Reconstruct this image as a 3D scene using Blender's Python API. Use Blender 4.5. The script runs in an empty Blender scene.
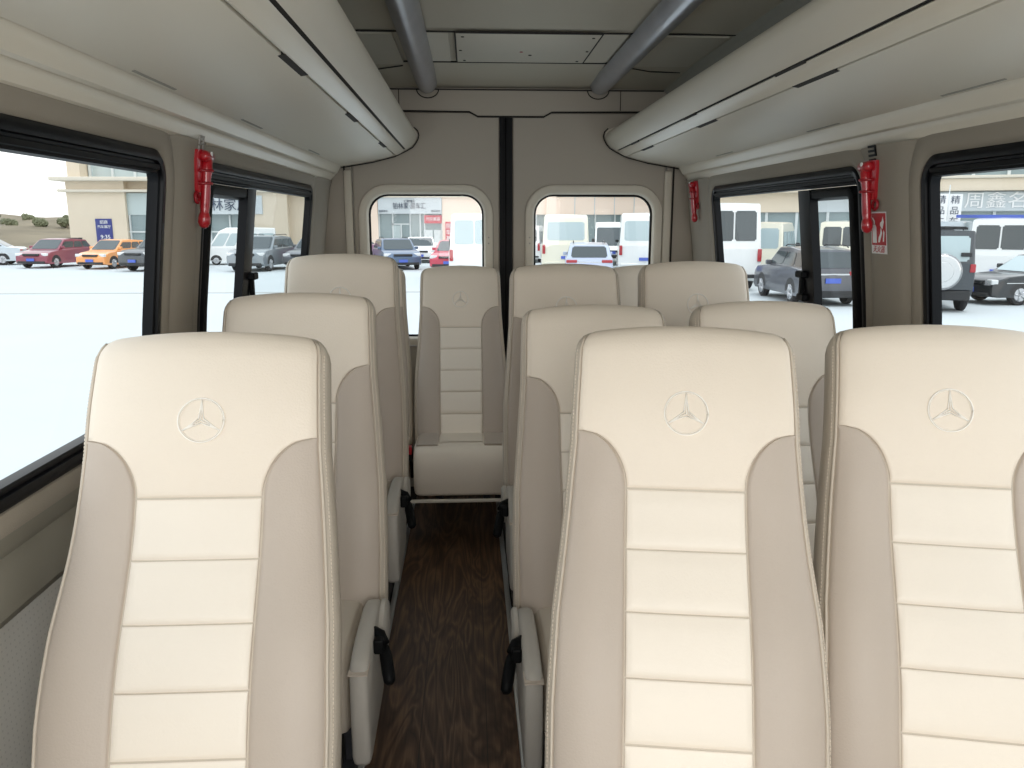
import bpy, bmesh, math, random
from mathutils import Vector, Matrix
random.seed(5)
R = math.radians
COL = bpy.context.scene.collection
PI = math.pi

# ------------------------------------------------------------------ materials
def mat(name, col, rough=.5, metal=0.0, bump=0.0, bscale=200.0, var=0.0, vscale=6.0, spec=.5, coat=0.0, emit=0.0):
    m = bpy.data.materials.new(name); m.use_nodes = True
    nt = m.node_tree; b = nt.nodes['Principled BSDF']
    b.inputs['Base Color'].default_value = (*col, 1)
    b.inputs['Roughness'].default_value = rough
    b.inputs['Metallic'].default_value = metal
    b.inputs['Specular IOR Level'].default_value = spec
    b.inputs['Coat Weight'].default_value = coat
    if emit:
        b.inputs['Emission Color'].default_value = (*col, 1); b.inputs['Emission Strength'].default_value = emit
    tc = nt.nodes.new('ShaderNodeTexCoord')
    if var > 0:
        n = nt.nodes.new('ShaderNodeTexNoise'); n.inputs['Scale'].default_value = vscale; n.inputs['Detail'].default_value = 3
        nt.links.new(tc.outputs['Object'], n.inputs['Vector'])
        r = nt.nodes.new('ShaderNodeValToRGB')
        r.color_ramp.elements[0].position = .3; r.color_ramp.elements[1].position = .7
        r.color_ramp.elements[0].color = (*[c*(1-var) for c in col], 1)
        r.color_ramp.elements[1].color = (*[min(1, c*(1+var)) for c in col], 1)
        nt.links.new(n.outputs['Fac'], r.inputs['Fac']); nt.links.new(r.outputs['Color'], b.inputs['Base Color'])
    if bump > 0:
        n = nt.nodes.new('ShaderNodeTexNoise'); n.inputs['Scale'].default_value = bscale; n.inputs['Detail'].default_value = 2
        nt.links.new(tc.outputs['Object'], n.inputs['Vector'])
        k = nt.nodes.new('ShaderNodeBump'); k.inputs['Strength'].default_value = bump; k.inputs['Distance'].default_value = .002
        nt.links.new(n.outputs['Fac'], k.inputs['Height']); nt.links.new(k.outputs['Normal'], b.inputs['Normal'])
    return m

def glass_mat(name, tint, gloss=.06):
    m = bpy.data.materials.new(name); m.use_nodes = True
    nt = m.node_tree; nt.nodes.clear()
    o = nt.nodes.new('ShaderNodeOutputMaterial'); mx = nt.nodes.new('ShaderNodeMixShader')
    t = nt.nodes.new('ShaderNodeBsdfTransparent'); g = nt.nodes.new('ShaderNodeBsdfGlossy')
    t.inputs[0].default_value = (*tint, 1); g.inputs['Roughness'].default_value = .02
    mx.inputs[0].default_value = gloss
    nt.links.new(t.outputs[0], mx.inputs[1]); nt.links.new(g.outputs[0], mx.inputs[2]); nt.links.new(mx.outputs[0], o.inputs[0])
    return m

M = {}
M['cream'] = mat('cream leather', (.85, .755, .635), .50, bump=.25, bscale=260, var=.015, vscale=5)
M['insert'] = mat('pale insert leather', (.89, .81, .70), .48, bump=.2, bscale=260, var=.012, vscale=6)
M['taupe'] = mat('taupe leather', (.52, .445, .375), .52, bump=.25, bscale=260, var=.02, vscale=5)
M['side'] = mat('side leather', (.58, .51, .42), .52, bump=.25, bscale=260, var=.015)
M['seam'] = mat('seam thread', (.58, .50, .42), .8)
M['thread'] = mat('pale stitching', (.95, .91, .84), .45)
M['shield'] = mat('shield plastic', (.50, .47, .42), .5, bump=.1, bscale=500)
M['black'] = mat('black plastic', (.004, .0045, .005), .5, spec=.12)
M['blackgloss'] = mat('gloss black frame', (.004, .0045, .006), .35, spec=.16)
M['rubber'] = mat('black rubber', (.006, .006, .007), .85)
M['lining'] = mat('beige wall lining', (.50, .445, .375), .72, bump=.3, bscale=400, var=.02, vscale=3)
M['pillar'] = mat('pillar lining', (.30, .265, .215), .7, bump=.3, bscale=400, var=.02, vscale=3)
M['door'] = mat('door lining', (.42, .375, .315), .68, bump=.3, bscale=300, var=.015, vscale=3)
M['surround'] = mat('window surround', (.62, .57, .48), .6, bump=.15, bscale=300)
M['ceil'] = mat('ceiling lining', (.50, .465, .385), .8, bump=.3, bscale=500, var=.02, vscale=2)
M['ceil2'] = mat('ceiling panel', (.56, .53, .455), .75, bump=.3, bscale=500, var=.02, vscale=2)
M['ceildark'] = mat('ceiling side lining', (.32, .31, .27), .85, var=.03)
M['rack'] = mat('rack plastic', (.64, .595, .505), .46, bump=.08, bscale=600, var=.01, vscale=2)
M['rack2'] = mat('rack rail plastic', (.68, .63, .53), .3)
M['gap'] = mat('dark gap', (.02, .018, .016), .9)
M['rail'] = mat('grey handrail', (.36, .38, .43), .28, metal=.35, var=.08, vscale=9, coat=.4)
M['red'] = mat('red plastic', (.42, .009, .017), .28, coat=.5, spec=.6)
M['redmetal'] = mat('dark red', (.30, .008, .015), .35)
M['white'] = mat('white print', (.85, .85, .85), .5)
M['stickred'] = mat('sticker red', (.48, .03, .04), .5)
M['greyclip'] = mat('grey clip', (.33, .31, .28), .5)
M['alu'] = mat('aluminium strip', (.55, .56, .55), .35, metal=.6)
M['lower'] = mat('lower wall panel', (.22, .205, .165), .65, var=.02)
M['steel'] = mat('seat frame', (.03, .03, .035), .5)
M['glass'] = glass_mat('window glass', (.97, .985, .98), .035)
M['tint'] = glass_mat('tinted glass', (.82, .86, .86), .07)
M['carpet'] = mat('dark floor covering', (.03, .026, .022), .9, bump=.4, bscale=300)

def wood_mat():
    m = bpy.data.materials.new('dark wood floor'); m.use_nodes = True
    nt = m.node_tree; b = nt.nodes['Principled BSDF']; L = nt.links.new; N = nt.nodes.new
    tc = N('ShaderNodeTexCoord')
    mp = N('ShaderNodeMapping'); mp.inputs['Scale'].default_value = (9, 1.3, 1)
    L(tc.outputs['Object'], mp.inputs['Vector'])
    n1 = N('ShaderNodeTexNoise'); n1.inputs['Scale'].default_value = 1.0; n1.inputs['Detail'].default_value = 3; n1.inputs['Distortion'].default_value = 1.2
    L(mp.outputs[0], n1.inputs['Vector'])
    ml = N('ShaderNodeMath'); ml.operation = 'MULTIPLY'; ml.inputs[1].default_value = 16.0; L(n1.outputs['Fac'], ml.inputs[0])
    fr = N('ShaderNodeMath'); fr.operation = 'PINGPONG'; fr.inputs[1].default_value = 1.0; L(ml.outputs[0], fr.inputs[0])
    mp2 = N('ShaderNodeMapping'); mp2.inputs['Scale'].default_value = (140, 5, 1); L(tc.outputs['Object'], mp2.inputs['Vector'])
    n2 = N('ShaderNodeTexNoise'); n2.inputs['Scale'].default_value = 1; n2.inputs['Detail'].default_value = 4; L(mp2.outputs[0], n2.inputs['Vector'])
    mx = N('ShaderNodeMix'); mx.data_type = 'FLOAT'; mx.inputs[0].default_value = .62
    L(fr.outputs[0], mx.inputs[2]); L(n2.outputs['Fac'], mx.inputs[3])
    r = N('ShaderNodeValToRGB'); e = r.color_ramp.elements
    e[0].position = .22; e[0].color = (.030, .015, .008, 1); e[1].position = .80; e[1].color = (.21, .120, .066, 1)
    k = e.new(.5); k.color = (.095, .050, .027, 1)
    L(mx.outputs[0], r.inputs['Fac'])
    # plank seams along the aisle
    sx = N('ShaderNodeSeparateXYZ'); L(tc.outputs['Object'], sx.inputs[0])
    a = N('ShaderNodeMath'); a.operation = 'ADD'; a.inputs[1].default_value = 10.035; L(sx.outputs['X'], a.inputs[0])
    md = N('ShaderNodeMath'); md.operation = 'MODULO'; md.inputs[1].default_value = .19; L(a.outputs[0], md.inputs[0])
    lt = N('ShaderNodeMath'); lt.operation = 'LESS_THAN'; lt.inputs[1].default_value = .0025; L(md.outputs[0], lt.inputs[0])
    mc = N('ShaderNodeMix'); mc.data_type = 'RGBA'; L(lt.outputs[0], mc.inputs[0]); L(r.outputs[0], mc.inputs[6]); mc.inputs[7].default_value = (.018, .01, .006, 1)
    L(mc.outputs[2], b.inputs['Base Color'])
    b.inputs['Roughness'].default_value = .42
    bp = N('ShaderNodeBump'); bp.inputs['Strength'].default_value = .2; bp.inputs['Distance'].default_value = .002
    L(mx.outputs[0], bp.inputs['Height']); L(bp.outputs[0], b.inputs['Normal'])
    return m
M['wood'] = wood_mat()

def perf_mat():
    m = bpy.data.materials.new('perforated lower panel'); m.use_nodes = True
    nt = m.node_tree; b = nt.nodes['Principled BSDF']; L = nt.links.new; N = nt.nodes.new
    tc = N('ShaderNodeTexCoord'); v = N('ShaderNodeTexVoronoi'); v.inputs['Scale'].default_value = 75; v.inputs['Randomness'].default_value = 0.0
    L(tc.outputs['Object'], v.inputs['Vector'])
    r = N('ShaderNodeValToRGB'); r.color_ramp.elements[0].position = .30; r.color_ramp.elements[0].color = (.20, .20, .19, 1)
    r.color_ramp.elements[1].position = .42; r.color_ramp.elements[1].color = (.60, .59, .55, 1)
    L(v.outputs['Distance'], r.inputs['Fac']); L(r.outputs[0], b.inputs['Base Color']); b.inputs['Roughness'].default_value = .6
    return m
M['perf'] = perf_mat()

# ------------------------------------------------------------------ helpers
def empty(name, label, cat, loc=(0, 0, 0), rz=0, group=None):
    o = bpy.data.objects.new(name, None); COL.objects.link(o)
    o.location = loc; o.rotation_euler = (0, 0, rz); o.empty_display_size = .1
    o['label'] = label; o['category'] = cat
    if group: o['group'] = group
    return o

def tag(o, label, cat, group=None):
    o['label'] = label; o['category'] = cat
    if group: o['group'] = group
    return o

def mesh_obj(name, bm, mats, parent=None, smooth=False, angle=None, struct=False, recalc=True):
    me = bpy.data.meshes.new(name)
    if recalc: bmesh.ops.recalc_face_normals(bm, faces=bm.faces[:])
    if smooth:
        for f in bm.faces: f.smooth = True
    if angle is not None:
        for f in bm.faces: f.smooth = True
        for e in bm.edges:
            if len(e.link_faces) == 2 and e.calc_face_angle(0) > R(angle): e.smooth = False
    bm.to_mesh(me); bm.free()
    o = bpy.data.objects.new(name, me); COL.objects.link(o)
    for m in (mats if isinstance(mats, (list, tuple)) else [mats]): me.materials.append(m)
    if parent is not None: o.parent = parent
    if struct: o['kind'] = 'structure'
    return o

def add_box(bm, x0, x1, y0, y1, z0, z1, bev=0, seg=2, mi=0, rot=None, piv=None):
    vs = [bm.verts.new((x, y, z)) for x in (x0, x1) for y in (y0, y1) for z in (z0, z1)]
    idx = [(0, 1, 3, 2), (4, 6, 7, 5), (0, 4, 5, 1), (2, 3, 7, 6), (0, 2, 6, 4), (1, 5, 7, 3)]
    fs = [bm.faces.new([vs[i] for i in q]) for q in idx]
    for f in fs: f.material_index = mi
    if bev > 0:
        es = list({e for f in fs for e in f.edges})
        r = bmesh.ops.bevel(bm, geom=es, offset=bev, segments=seg, affect='EDGES', profile=.5)
        vs = list({v for f in r['faces'] for v in f.verts} | {v for v in vs if v.is_valid})
        for v in list(vs):
            for f in v.link_faces: f.material_index = mi
    if rot is not None:
        bmesh.ops.rotate(bm, verts=vs, cent=piv or Vector(((x0+x1)/2, (y0+y1)/2, (z0+z1)/2)), matrix=rot)
    return vs

def box(name, x0, x1, y0, y1, z0, z1, m, parent=None, bev=0, seg=2, **k):
    bm = bmesh.new(); add_box(bm, x0, x1, y0, y1, z0, z1, bev, seg)
    return mesh_obj(name, bm, m, parent, angle=35 if bev else None, **k)

def add_tube(bm, pts, r, n=8, cap=True, mi=0):
    pts = [Vector(p) for p in pts]; rings = []
    up0 = None
    for i, p in enumerate(pts):
        d = (pts[min(i+1, len(pts)-1)] - pts[max(i-1, 0)]).normalized()
        ref = Vector((0, 0, 1)) if abs(d.z) < .9 else Vector((0, 1, 0))
        if up0 is not None: ref = up0
        a = d.cross(ref).normalized(); b = a.cross(d).normalized(); up0 = b
        rr = r[i] if isinstance(r, (list, tuple)) else r
        rings.append([bm.verts.new(p + a*rr*math.cos(2*PI*k/n) + b*rr*math.sin(2*PI*k/n)) for k in range(n)])
    for i in range(len(rings)-1):
        for k in range(n):
            f = bm.faces.new((rings[i][k], rings[i][(k+1) % n], rings[i+1][(k+1) % n], rings[i+1][k])); f.material_index = mi; f.smooth = True
    if cap:
        for q in (rings[0], rings[-1]):
            f = bm.faces.new(q); f.material_index = mi

def tube(name, pts, r, m, parent=None, n=8, **k):
    bm = bmesh.new(); add_tube(bm, pts, r, n)
    return mesh_obj(name, bm, m, parent, **k)

def loft(bm, loops, closed=True, mi=None):
    vv = [[bm.verts.new(p) for p in l] for l in loops]
    for i in range(len(vv)-1):
        n = len(vv[i])
        for k in range(n if closed else n-1):
            f = bm.faces.new((vv[i][k], vv[i][(k+1) % n], vv[i+1][(k+1) % n], vv[i+1][k]))
            if mi is not None: f.material_index = mi(i, k) if callable(mi) else mi
    return vv

def disc(bm, c, axis, r, t, n=24, mi=0, r2=None):
    """short cylinder along axis from c, length t"""
    a = Vector(axis).normalized(); ref = Vector((0, 0, 1)) if abs(a.z) < .9 else Vector((1, 0, 0))
    u = a.cross(ref).normalized(); v = a.cross(u); c = Vector(c); r2 = r if r2 is None else r2
    A = [bm.verts.new(c + u*r*math.cos(2*PI*k/n) + v*r*math.sin(2*PI*k/n)) for k in range(n)]
    B = [bm.verts.new(c + a*t + u*r2*math.cos(2*PI*k/n) + v*r2*math.sin(2*PI*k/n)) for k in range(n)]
    for k in range(n):
        f = bm.faces.new((A[k], A[(k+1) % n], B[(k+1) % n], B[k])); f.material_index = mi; f.smooth = True
    bm.faces.new(A).material_index = mi; bm.faces.new(B).material_index = mi

def poly(name, pts, m, parent=None, thick=0, n=None):
    """flat polygon, optionally with thickness along n"""
    bm = bmesh.new(); vs = [bm.verts.new(p) for p in pts]; f = bm.faces.new(vs)
    if thick:
        nv = Vector(n) if n else f.normal
        r = bmesh.ops.extrude_face_region(bm, geom=[f])
        bmesh.ops.translate(bm, verts=[v for v in r['geom'] if isinstance(v, bmesh.types.BMVert)], vec=nv*thick)
    return mesh_obj(name, bm, m, parent)

def text_obj(name, body, size, m, loc, rot, parent=None, ext=.002, align='CENTER', sx=1.0):
    c = bpy.data.curves.new(name, 'FONT'); c.body = body; c.size = size; c.align_x = align; c.align_y = 'CENTER'; c.extrude = ext
    c.resolution_u = 2
    t = bpy.data.objects.new(name, c); COL.objects.link(t)
    dg = bpy.context.evaluated_depsgraph_get()
    me = bpy.data.meshes.new_from_object(t.evaluated_get(dg)); me.name = name
    bpy.data.objects.remove(t); bpy.data.curves.remove(c)
    me.materials.clear(); me.materials.append(m)
    o = bpy.data.objects.new(name, me); COL.objects.link(o)
    o.location = loc; o.rotation_euler = rot; o.scale = (sx, 1, 1)
    if parent is not None: o.parent = parent
    return o

def copy_tree(o, parent=None):
    c = o.copy(); COL.objects.link(c)
    if parent is not None: c.parent = parent
    for ch in list(o.children): copy_tree(ch, c)
    return c

# ------------------------------------------------------------------ the van shell
CX = .215              # centre line of the van
YB = 4.27              # rear door plane
YF = -1.3              # front end of the built cabin
HP = [(0, 1.02), (.78, 1.02), (.80, 1.005), (.9, 1.012), (1.0, 1.008), (1.2, .988), (1.6, .938), (1.68, .922), (1.9, .90), (2.2, .84)]
def half(z):
    for (a, b), (c, d) in zip(HP, HP[1:]):
        if z <= c: return b + (d-b)*max(0, (z-a))/(c-a)
    return HP[-1][1]
def W(side, y, z, inn=0.0):
    """point on the inner side wall (side -1 left, +1 right), moved inward by inn"""
    return (CX + side*(half(z)-inn), y, z)

WZ0, WZ1 = .965, 1.60
WN = {-1: [(-.05, 2.01), (2.285, 3.84)], 1: [(-.05, 2.045), (2.36, 3.84)]}
for side, nm in ((-1, 'wall_left'), (1, 'wall_right')):
    WINS = WN[side]; ys = [YF, -.05, WINS[0][1], WINS[1][0], 3.84, YB+.04]
    zs = [0, .4, .78, .80, .9, WZ0, 1.2, 1.4, WZ1, 1.68, 1.9, 2.2]
    bm = bmesh.new()
    def hole(y, z): return any(a < y < b for a, b in WINS) and WZ0 < z < WZ1
    V = {}
    for t in (0, 1):
        for i, y in enumerate(ys):
            for j, z in enumerate(zs): V[t, i, j] = bm.verts.new(W(side, y, z, -.022*t))
    for t in (0, 1):
        for i in range(len(ys)-1):
            for j in range(len(zs)-1):
                if hole((ys[i]+ys[i+1])/2, (zs[j]+zs[j+1])/2): continue
                f = bm.faces.new((V[t, i, j], V[t, i+1, j], V[t, i+1, j+1], V[t, i, j+1]))
                f.material_index = 1 if (zs[j+1] <= .78) else (2 if t else 0)
    for i in range(len(ys)-1):          # window reveals
        if hole((ys[i]+ys[i+1])/2, 1.3):
            for j in (5, 8): bm.faces.new((V[0, i, j], V[0, i+1, j], V[1, i+1, j], V[1, i, j]))
            for ii in (i, i+1):
                for j in range(5, 8): bm.faces.new((V[0, ii, j], V[0, ii, j+1], V[1, ii, j+1], V[1, ii, j]))
    mesh_obj(nm, bm, [M['pillar'], M['perf'], M['black']], struct=True)
    # raised padded panel between sill and the perforated part, with a crease line
    bm = bmesh.new()
    prof = [(.955, .0), (.95, .012), (.90, .016), (.885, .006), (.87, .016), (.80, .022), (.775, .018), (.77, 0)]
    loft(bm, [[W(side, y, z, i) for z, i in prof] for y in (YF, YB)], closed=False)
    mesh_obj('trim_1' if side < 0 else 'trim_2', bm, M['lower'], angle=40, struct=True)

def rrect(y0, y1, z0, z1, r, n=7):
    pts = []
    for cy, cz, a0 in ((y1-r, z1-r, 0), (y0+r, z1-r, 90), (y0+r, z0+r, 180), (y1-r, z0+r, 270)):
        for k in range(n+1):
            a = R(a0 + 90*k/n); pts.append((cy + r*math.cos(a), cz + r*math.sin(a)))
    # subdivide long straight spans so that the loops follow the leaning wall
    out = []
    for i, p in enumerate(pts):
        q = pts[(i+1) % len(pts)]; out.append(p)
        if i % (n+1) == n:
            for k in range(1, 6): out.append((p[0]+(q[0]-p[0])*k/6, p[1]+(q[1]-p[1])*k/6))
    return out

def wall_ring(name, side, y0, y1, z0, z1, r, prof, m, parent=None, struct=False, angle=40):
    """prof: list of (inset, inward) pairs"""
    bm = bmesh.new(); loops = []
    for ins, inn in prof:
        loops.append([W(side, y, z, inn) for y, z in rrect(y0+ins, y1-ins, z0+ins, z1-ins, max(.006, r-ins))])
    loft(bm, loops)
    return mesh_obj(name, bm, m, parent, angle=angle, struct=struct)

def wall_pane(name, side, y0, y1, z0, z1, r, inn, m, parent=None):
    bm = bmesh.new()
    bm.faces.new([bm.verts.new(W(side, y, z, inn)) for y, z in rrect(y0, y1, z0, z1, r)])
    bmesh.ops.triangulate(bm, faces=bm.faces[:])
    return mesh_obj(name, bm, m, parent)

wn = 0
for side in (-1, 1):
    for wi, (y0, y1) in enumerate(WN[side]):
        wn += 1
        win = wall_ring('window_%d' % wn, side, y0, y1, WZ0, WZ1, .07,
                        [(-.004, -.02), (-.004, .006), (.006, .012), (.020, .010), (.022, .002), (.030, .002), (.032, .006), (.036, .004), (.038, -.012), (.038, -.020)],
                        M['blackgloss'], struct=True)
        # beige surround padding bulging round the opening
        wall_ring('surround', side, y0, y1, WZ0, WZ1, .07, [(-.075, -.002), (-.07, .006), (-.045, .014), (-.02, .016), (-.006, .010), (-.002, .0), (-.002, -.02)], M['pillar'], win)
        # upper dark band of the frame
        bm = bmesh.new()
        loft(bm, [[W(side, y, z, i) for z, i in ((1.572, .006), (1.570, .010), (1.560, .009), (1.558, .004), (1.552, .004), (1.550, -.015))] for y in (y0+.04, y1-.04)], closed=False)
        mesh_obj('upper_frame_band', bm, M['black'], win, angle=30)
        if wi == 0:
            wall_pane('pane', side, y0+.04, y1-.04, WZ0+.04, WZ1-.04, .03, -.012, M['glass'], win)
        else:
            ym = 2.76
            wall_pane('pane', side, y0+.04, ym, WZ0+.04, WZ1-.04, .03, -.012, M['glass'], win)
            wall_pane('pane', side, ym, y1-.04, WZ0+.04, WZ1-.04, .03, -.018, M['tint'] if side < 0 else M['glass'], win)
            # sliding sash
            s0, s1 = y0+.045, ym+.03
            sash = wall_ring('sliding_sash', side, s0, s1, WZ0+.04, 1.545, .04,
                      [(-.004, -.012), (0, .012), (.010, .016), (.028, .014), (.034, .002), (.036, -.012)], M['black'], win)
            bm = bmesh.new()
            pr_ = [(ym-.055, -.01), (ym-.055, .018), (ym-.02, .024), (ym+.03, .022), (ym+.045, .012), (ym+.045, -.015)]
            loft(bm, [[W(side, y, z, i) for y, i in pr_] for z in (WZ0+.04, 1.1, 1.2, 1.3, 1.4, 1.545)], closed=False)
            mesh_obj('mullion', bm, M['blackgloss'], win, angle=30)
            lt = bmesh.new()
            for zz in (1.18, 1.26):
                p = W(side, ym+.02, zz, .03)
                add_box(lt, p[0]-.014, p[0]+.014, p[1]-.035, p[1]+.022, zz-.012, zz+.012, .004, 1)
            p = W(side, ym+.02, 1.22, .03)
            add_box(lt, p[0]-.007, p[0]+.007, p[1]-.01, p[1]+.012, 1.17, 1.27, .003, 1)
            mesh_obj('latch', lt, M['black'], win)

# padded covers on the pillar between the two windows and behind them, tucked under the rail
tn = 3
for side in (-1, 1):
    for (a, b) in ((WN[side][0][1]+.035, WN[side][1][0]-.035), (3.875, 4.26)):
        bm = bmesh.new(); loops = []
        for z in (.95, 1.05, 1.2, 1.35, 1.5, 1.56, 1.60, 1.625, 1.646):
            k = max(0, (z-1.53)/.116); w = .035*k*k
            lp = []
            for t in range(9):
                u = t/8; y = a-w + (b-a+2*w)*u
                lp.append(W(side, y, z, .004 + .022*(1-abs(2*u-1)**4)))
            loops.append(lp)
        loft(bm, loops, closed=False)
        mesh_obj('trim_%d' % tn, bm, M['pillar'], smooth=True, struct=True); tn += 1

# floor: dark base with the wood aisle and metal edge strips
box('floor', CX-1.03, CX+1.03, YF, YB+.05, -.06, -.002, M['carpet'], struct=True)
tag(box('aisle_flooring', -.295, .125, YF, 4.2, -.0015, 0, M['wood']), 'dark brown wood grain strip of flooring along the aisle between the seats', 'flooring')
tag(box('edge_strip', -.315, -.295, YF, 4.0, -.001, .012, M['alu'], bev=.003), 'light metal edge strip along the aisle floor beside the single seats', 'edge strip')
tag(box('edge_strip', .125, .145, YF, 4.0, -.001, .012, M['alu'], bev=.003), 'light metal edge strip along the aisle floor beside the double seats', 'edge strip')

# ceiling
bm = bmesh.new()
ct = [(-.86, 1.96), (-.82, 2.02), (-.795, 2.10), (-.78, 2.12), (-.4, 2.128), (0, 2.13), (.4, 2.128), (.78, 2.12), (.795, 2.10), (.82, 2.02), (.86, 1.96)]
loops = []
for y, dz in ((YF, 0), (3.12, 0), (3.68, 0), (3.82, -.006), (4.0, -.016), (YB+.03, -.026)):
    loops.append([(CX+o, y, z+dz*(1 if z > 2.05 else 0)) for o, z in ct])
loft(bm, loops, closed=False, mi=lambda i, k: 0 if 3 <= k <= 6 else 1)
r = bmesh.ops.extrude_face_region(bm, geom=bm.faces[:])
bmesh.ops.translate(bm, verts=[v for v in r['geom'] if isinstance(v, bmesh.types.BMVert)], vec=(0, 0, .06))
mesh_obj('ceiling', bm, [M['ceil'], M['ceildark']], struct=True)

def trim_box(*a, m=None, **k):
    global tn
    o = box('trim_%d' % tn, *a, m or M['gap'], struct=True, **k); tn += 1
    return o
# dark seams in the ceiling lining
trim_box(CX-.80, CX+.80, 3.118, 3.124, 2.1175, 2.123)
trim_box(CX-.76, CX+.76, 3.676, 3.682, 2.1165, 2.123)
# lighter side panels of the ceiling behind the seam
for s in (-1, 1):
    bm = bmesh.new(); x0, x1 = sorted((CX+s*.285, CX+s*.385)); add_box(bm, x0, x1, 3.14, 3.66, 2.1175, 2.129, .002, 1)
    mesh_obj('trim_%d' % tn, bm, M['ceil2'], struct=True); tn += 1
    bm = bmesh.new(); x0, x1 = sorted((CX+s*.49, CX+s*.765))
    vs = add_box(bm, x0, x1, 3.14, 3.72, 2.1145, 2.127, .002, 1)
    mesh_obj('trim_%d' % tn, bm, M['ceil2'], struct=True); tn += 1
    bm = bmesh.new()
    add_tube(bm, [(CX+s*.50, 3.76, 2.117), (CX+s*.62, 3.83, 2.113), (CX+s*.76, 3.84, 2.112)], .003, 5)
    mesh_obj('trim_%d' % tn, bm, M['gap'], struct=True); tn += 1
h = empty('ceiling_hatch', 'rectangular screwed cover panel in the ceiling between the two handrails', 'ceiling panel', (.228, 3.39, 2.118))
box('cover', -.27, .27, -.265, .262, -.004, .004, M['ceil2'], h, bev=.003)
bm = bmesh.new(); add_box(bm, -.276, .276, -.271, .268, -.0025, .003); mesh_obj('shadow_gap', bm, M['gap'], h)
for x, y in ((-.245, -.22), (.245, -.22), (-.255, .02), (.255, .02), (-.24, .22), (.24, .22), (-.01, .04), (.03, .10)):
    bm = bmesh.new(); disc(bm, (x, y, -.004), (0, 0, -1), .006 if abs(x) > .1 else .007, .002, 10); mesh_obj('screw', bm, M['redmetal'] if x == -.01 else M['gap'], h)

# ------------------------------------------------------------------ rear wall and doors
def plane_rect_pts(x0, x1, z0, z1, n=7):   # same vertex layout as rrect
    return rrect(x0, x1, z0, z1, .004, n)
def back_panel(name, x0, x1, z0, z1, hx0, hx1, hz0, hz1, r):
    bm = bmesh.new()
    def L(x0, x1, z0, z1, r, y): return [(x, y, z) for x, z in rrect(x0, x1, z0, z1, r)]
    loft(bm, [L(x0, x1, z0, z1, .004, YB+.05), L(x0, x1, z0, z1, .008, YB+.006), L(x0+.008, x1-.008, z0+.008, z1-.008, .01, YB),
              L(hx0-.055, hx1+.055, hz0-.055, hz1+.055, r+.05, YB),
              L(hx0-.05, hx1+.05, hz0-.05, hz1+.05, r+.05, YB-.008)])
    return mesh_obj(name, bm, M['door'], struct=True)
for nm, x0, x1, hx0, hx1, i in (('door_1', -.595, .162, -.518, .074, 5), ('door_2', .226, 1.03, .345, .967, 6)):
    d = back_panel(nm, x0, x1, -.03, 1.99, hx0, hx1, .84, 1.578, .10)
    bm = bmesh.new()
    def L(a, r, y): return [(x, y, z) for x, z in rrect(hx0-a, hx1+a, .84-a, 1.578+a, r)]
    loft(bm, [L(.05, .15, YB-.006), L(.047, .147, YB-.014), L(.035, .135, YB-.018), L(.016, .116, YB-.014), L(.006, .106, YB-.002), L(.002, .10, YB+.03)])
    mesh_obj('window_surround', bm, M['surround'], d, angle=40)
    bm = bmesh.new(); loft(bm, [L(.004, .104, YB+.022), L(-.006, .094, YB+.024), L(-.006, .094, YB+.04)]); mesh_obj('glass_seal', bm, M['rubber'], d)
    bm = bmesh.new(); bm.faces.new([bm.verts.new(p) for p in L(.004, .10, YB+.032)]); bmesh.ops.triangulate(bm, faces=bm.faces[:])
    w = mesh_obj('window_%d' % i, bm, M['glass'], struct=True)
    for zz in (.95, 1.33, 1.36):
        bm = bmesh.new(); disc(bm, ((hx1+.028) if i == 5 else (hx0-.028), YB-.016, zz), (0, -1, 0), .004, .003, 8); mesh_obj('screw', bm, M['greyclip'], d)
trim_box(.160, .228, YB-.012, YB+.05, .02, 1.985, m=M['rubber'], bev=.006)
trim_box(.186, .196, YB-.020, YB, .02, 1.98, m=M['black'], bev=.003)
# rear wall corner pieces outside the doors
for s in (-1, 1):
    xin = -.60 if s < 0 else 1.035
    bm = bmesh.new(); add_box(bm, min(xin, CX+s*1.06), max(xin, CX+s*1.06), YB-.005, YB+.05, 0, 2.12, .004, 1)
    mesh_obj('wall_back_left' if s < 0 else 'wall_back_right', bm, M['door'], struct=True)
    trim_box(xin-.026+(-.012 if s < 0 else .012), xin+.014+(-.012 if s < 0 else .012), YB-.022, YB, .3, 1.70, m=M['surround'], bev=.008)
    trim_box(xin+s*.035-.004, xin+s*.035+.004, YB-.012, YB, .3, 1.72, m=M['gap'])
# header over the doors with the notch
bm = bmesh.new()
hp = [(CX-.80, 2.10), (CX-.80, 1.995), (.008, 1.990), (.05, 1.968), (.385, 1.968), (.425, 1.990), (CX+.80, 1.995), (CX+.80, 2.10)]
a = [bm.verts.new((x, YB-.035, z)) for x, z in hp]; b = [bm.verts.new((x, YB+.05, z)) for x, z in hp]
bm.faces.new(a)
for k in range(len(hp)): bm.faces.new((a[k], a[(k+1) % 8], b[(k+1) % 8], b[k]))
mesh_obj('wall_back_header', bm, M['door'], struct=True)
bm = bmesh.new()
add_tube(bm, [(x, YB-.022, z-.003) for x, z in hp[1:7]], .006, 6)
mesh_obj('trim_%d' % tn, bm, M['gap'], struct=True); tn += 1
for x in (CX-.56, CX+.56): trim_box(x-.002, x+.002, YB-.037, YB-.02, 1.995, 2.09)
trim_box(CX-.78, CX+.78, YB-.045, YB-.036, 2.088, 2.094)

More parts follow.
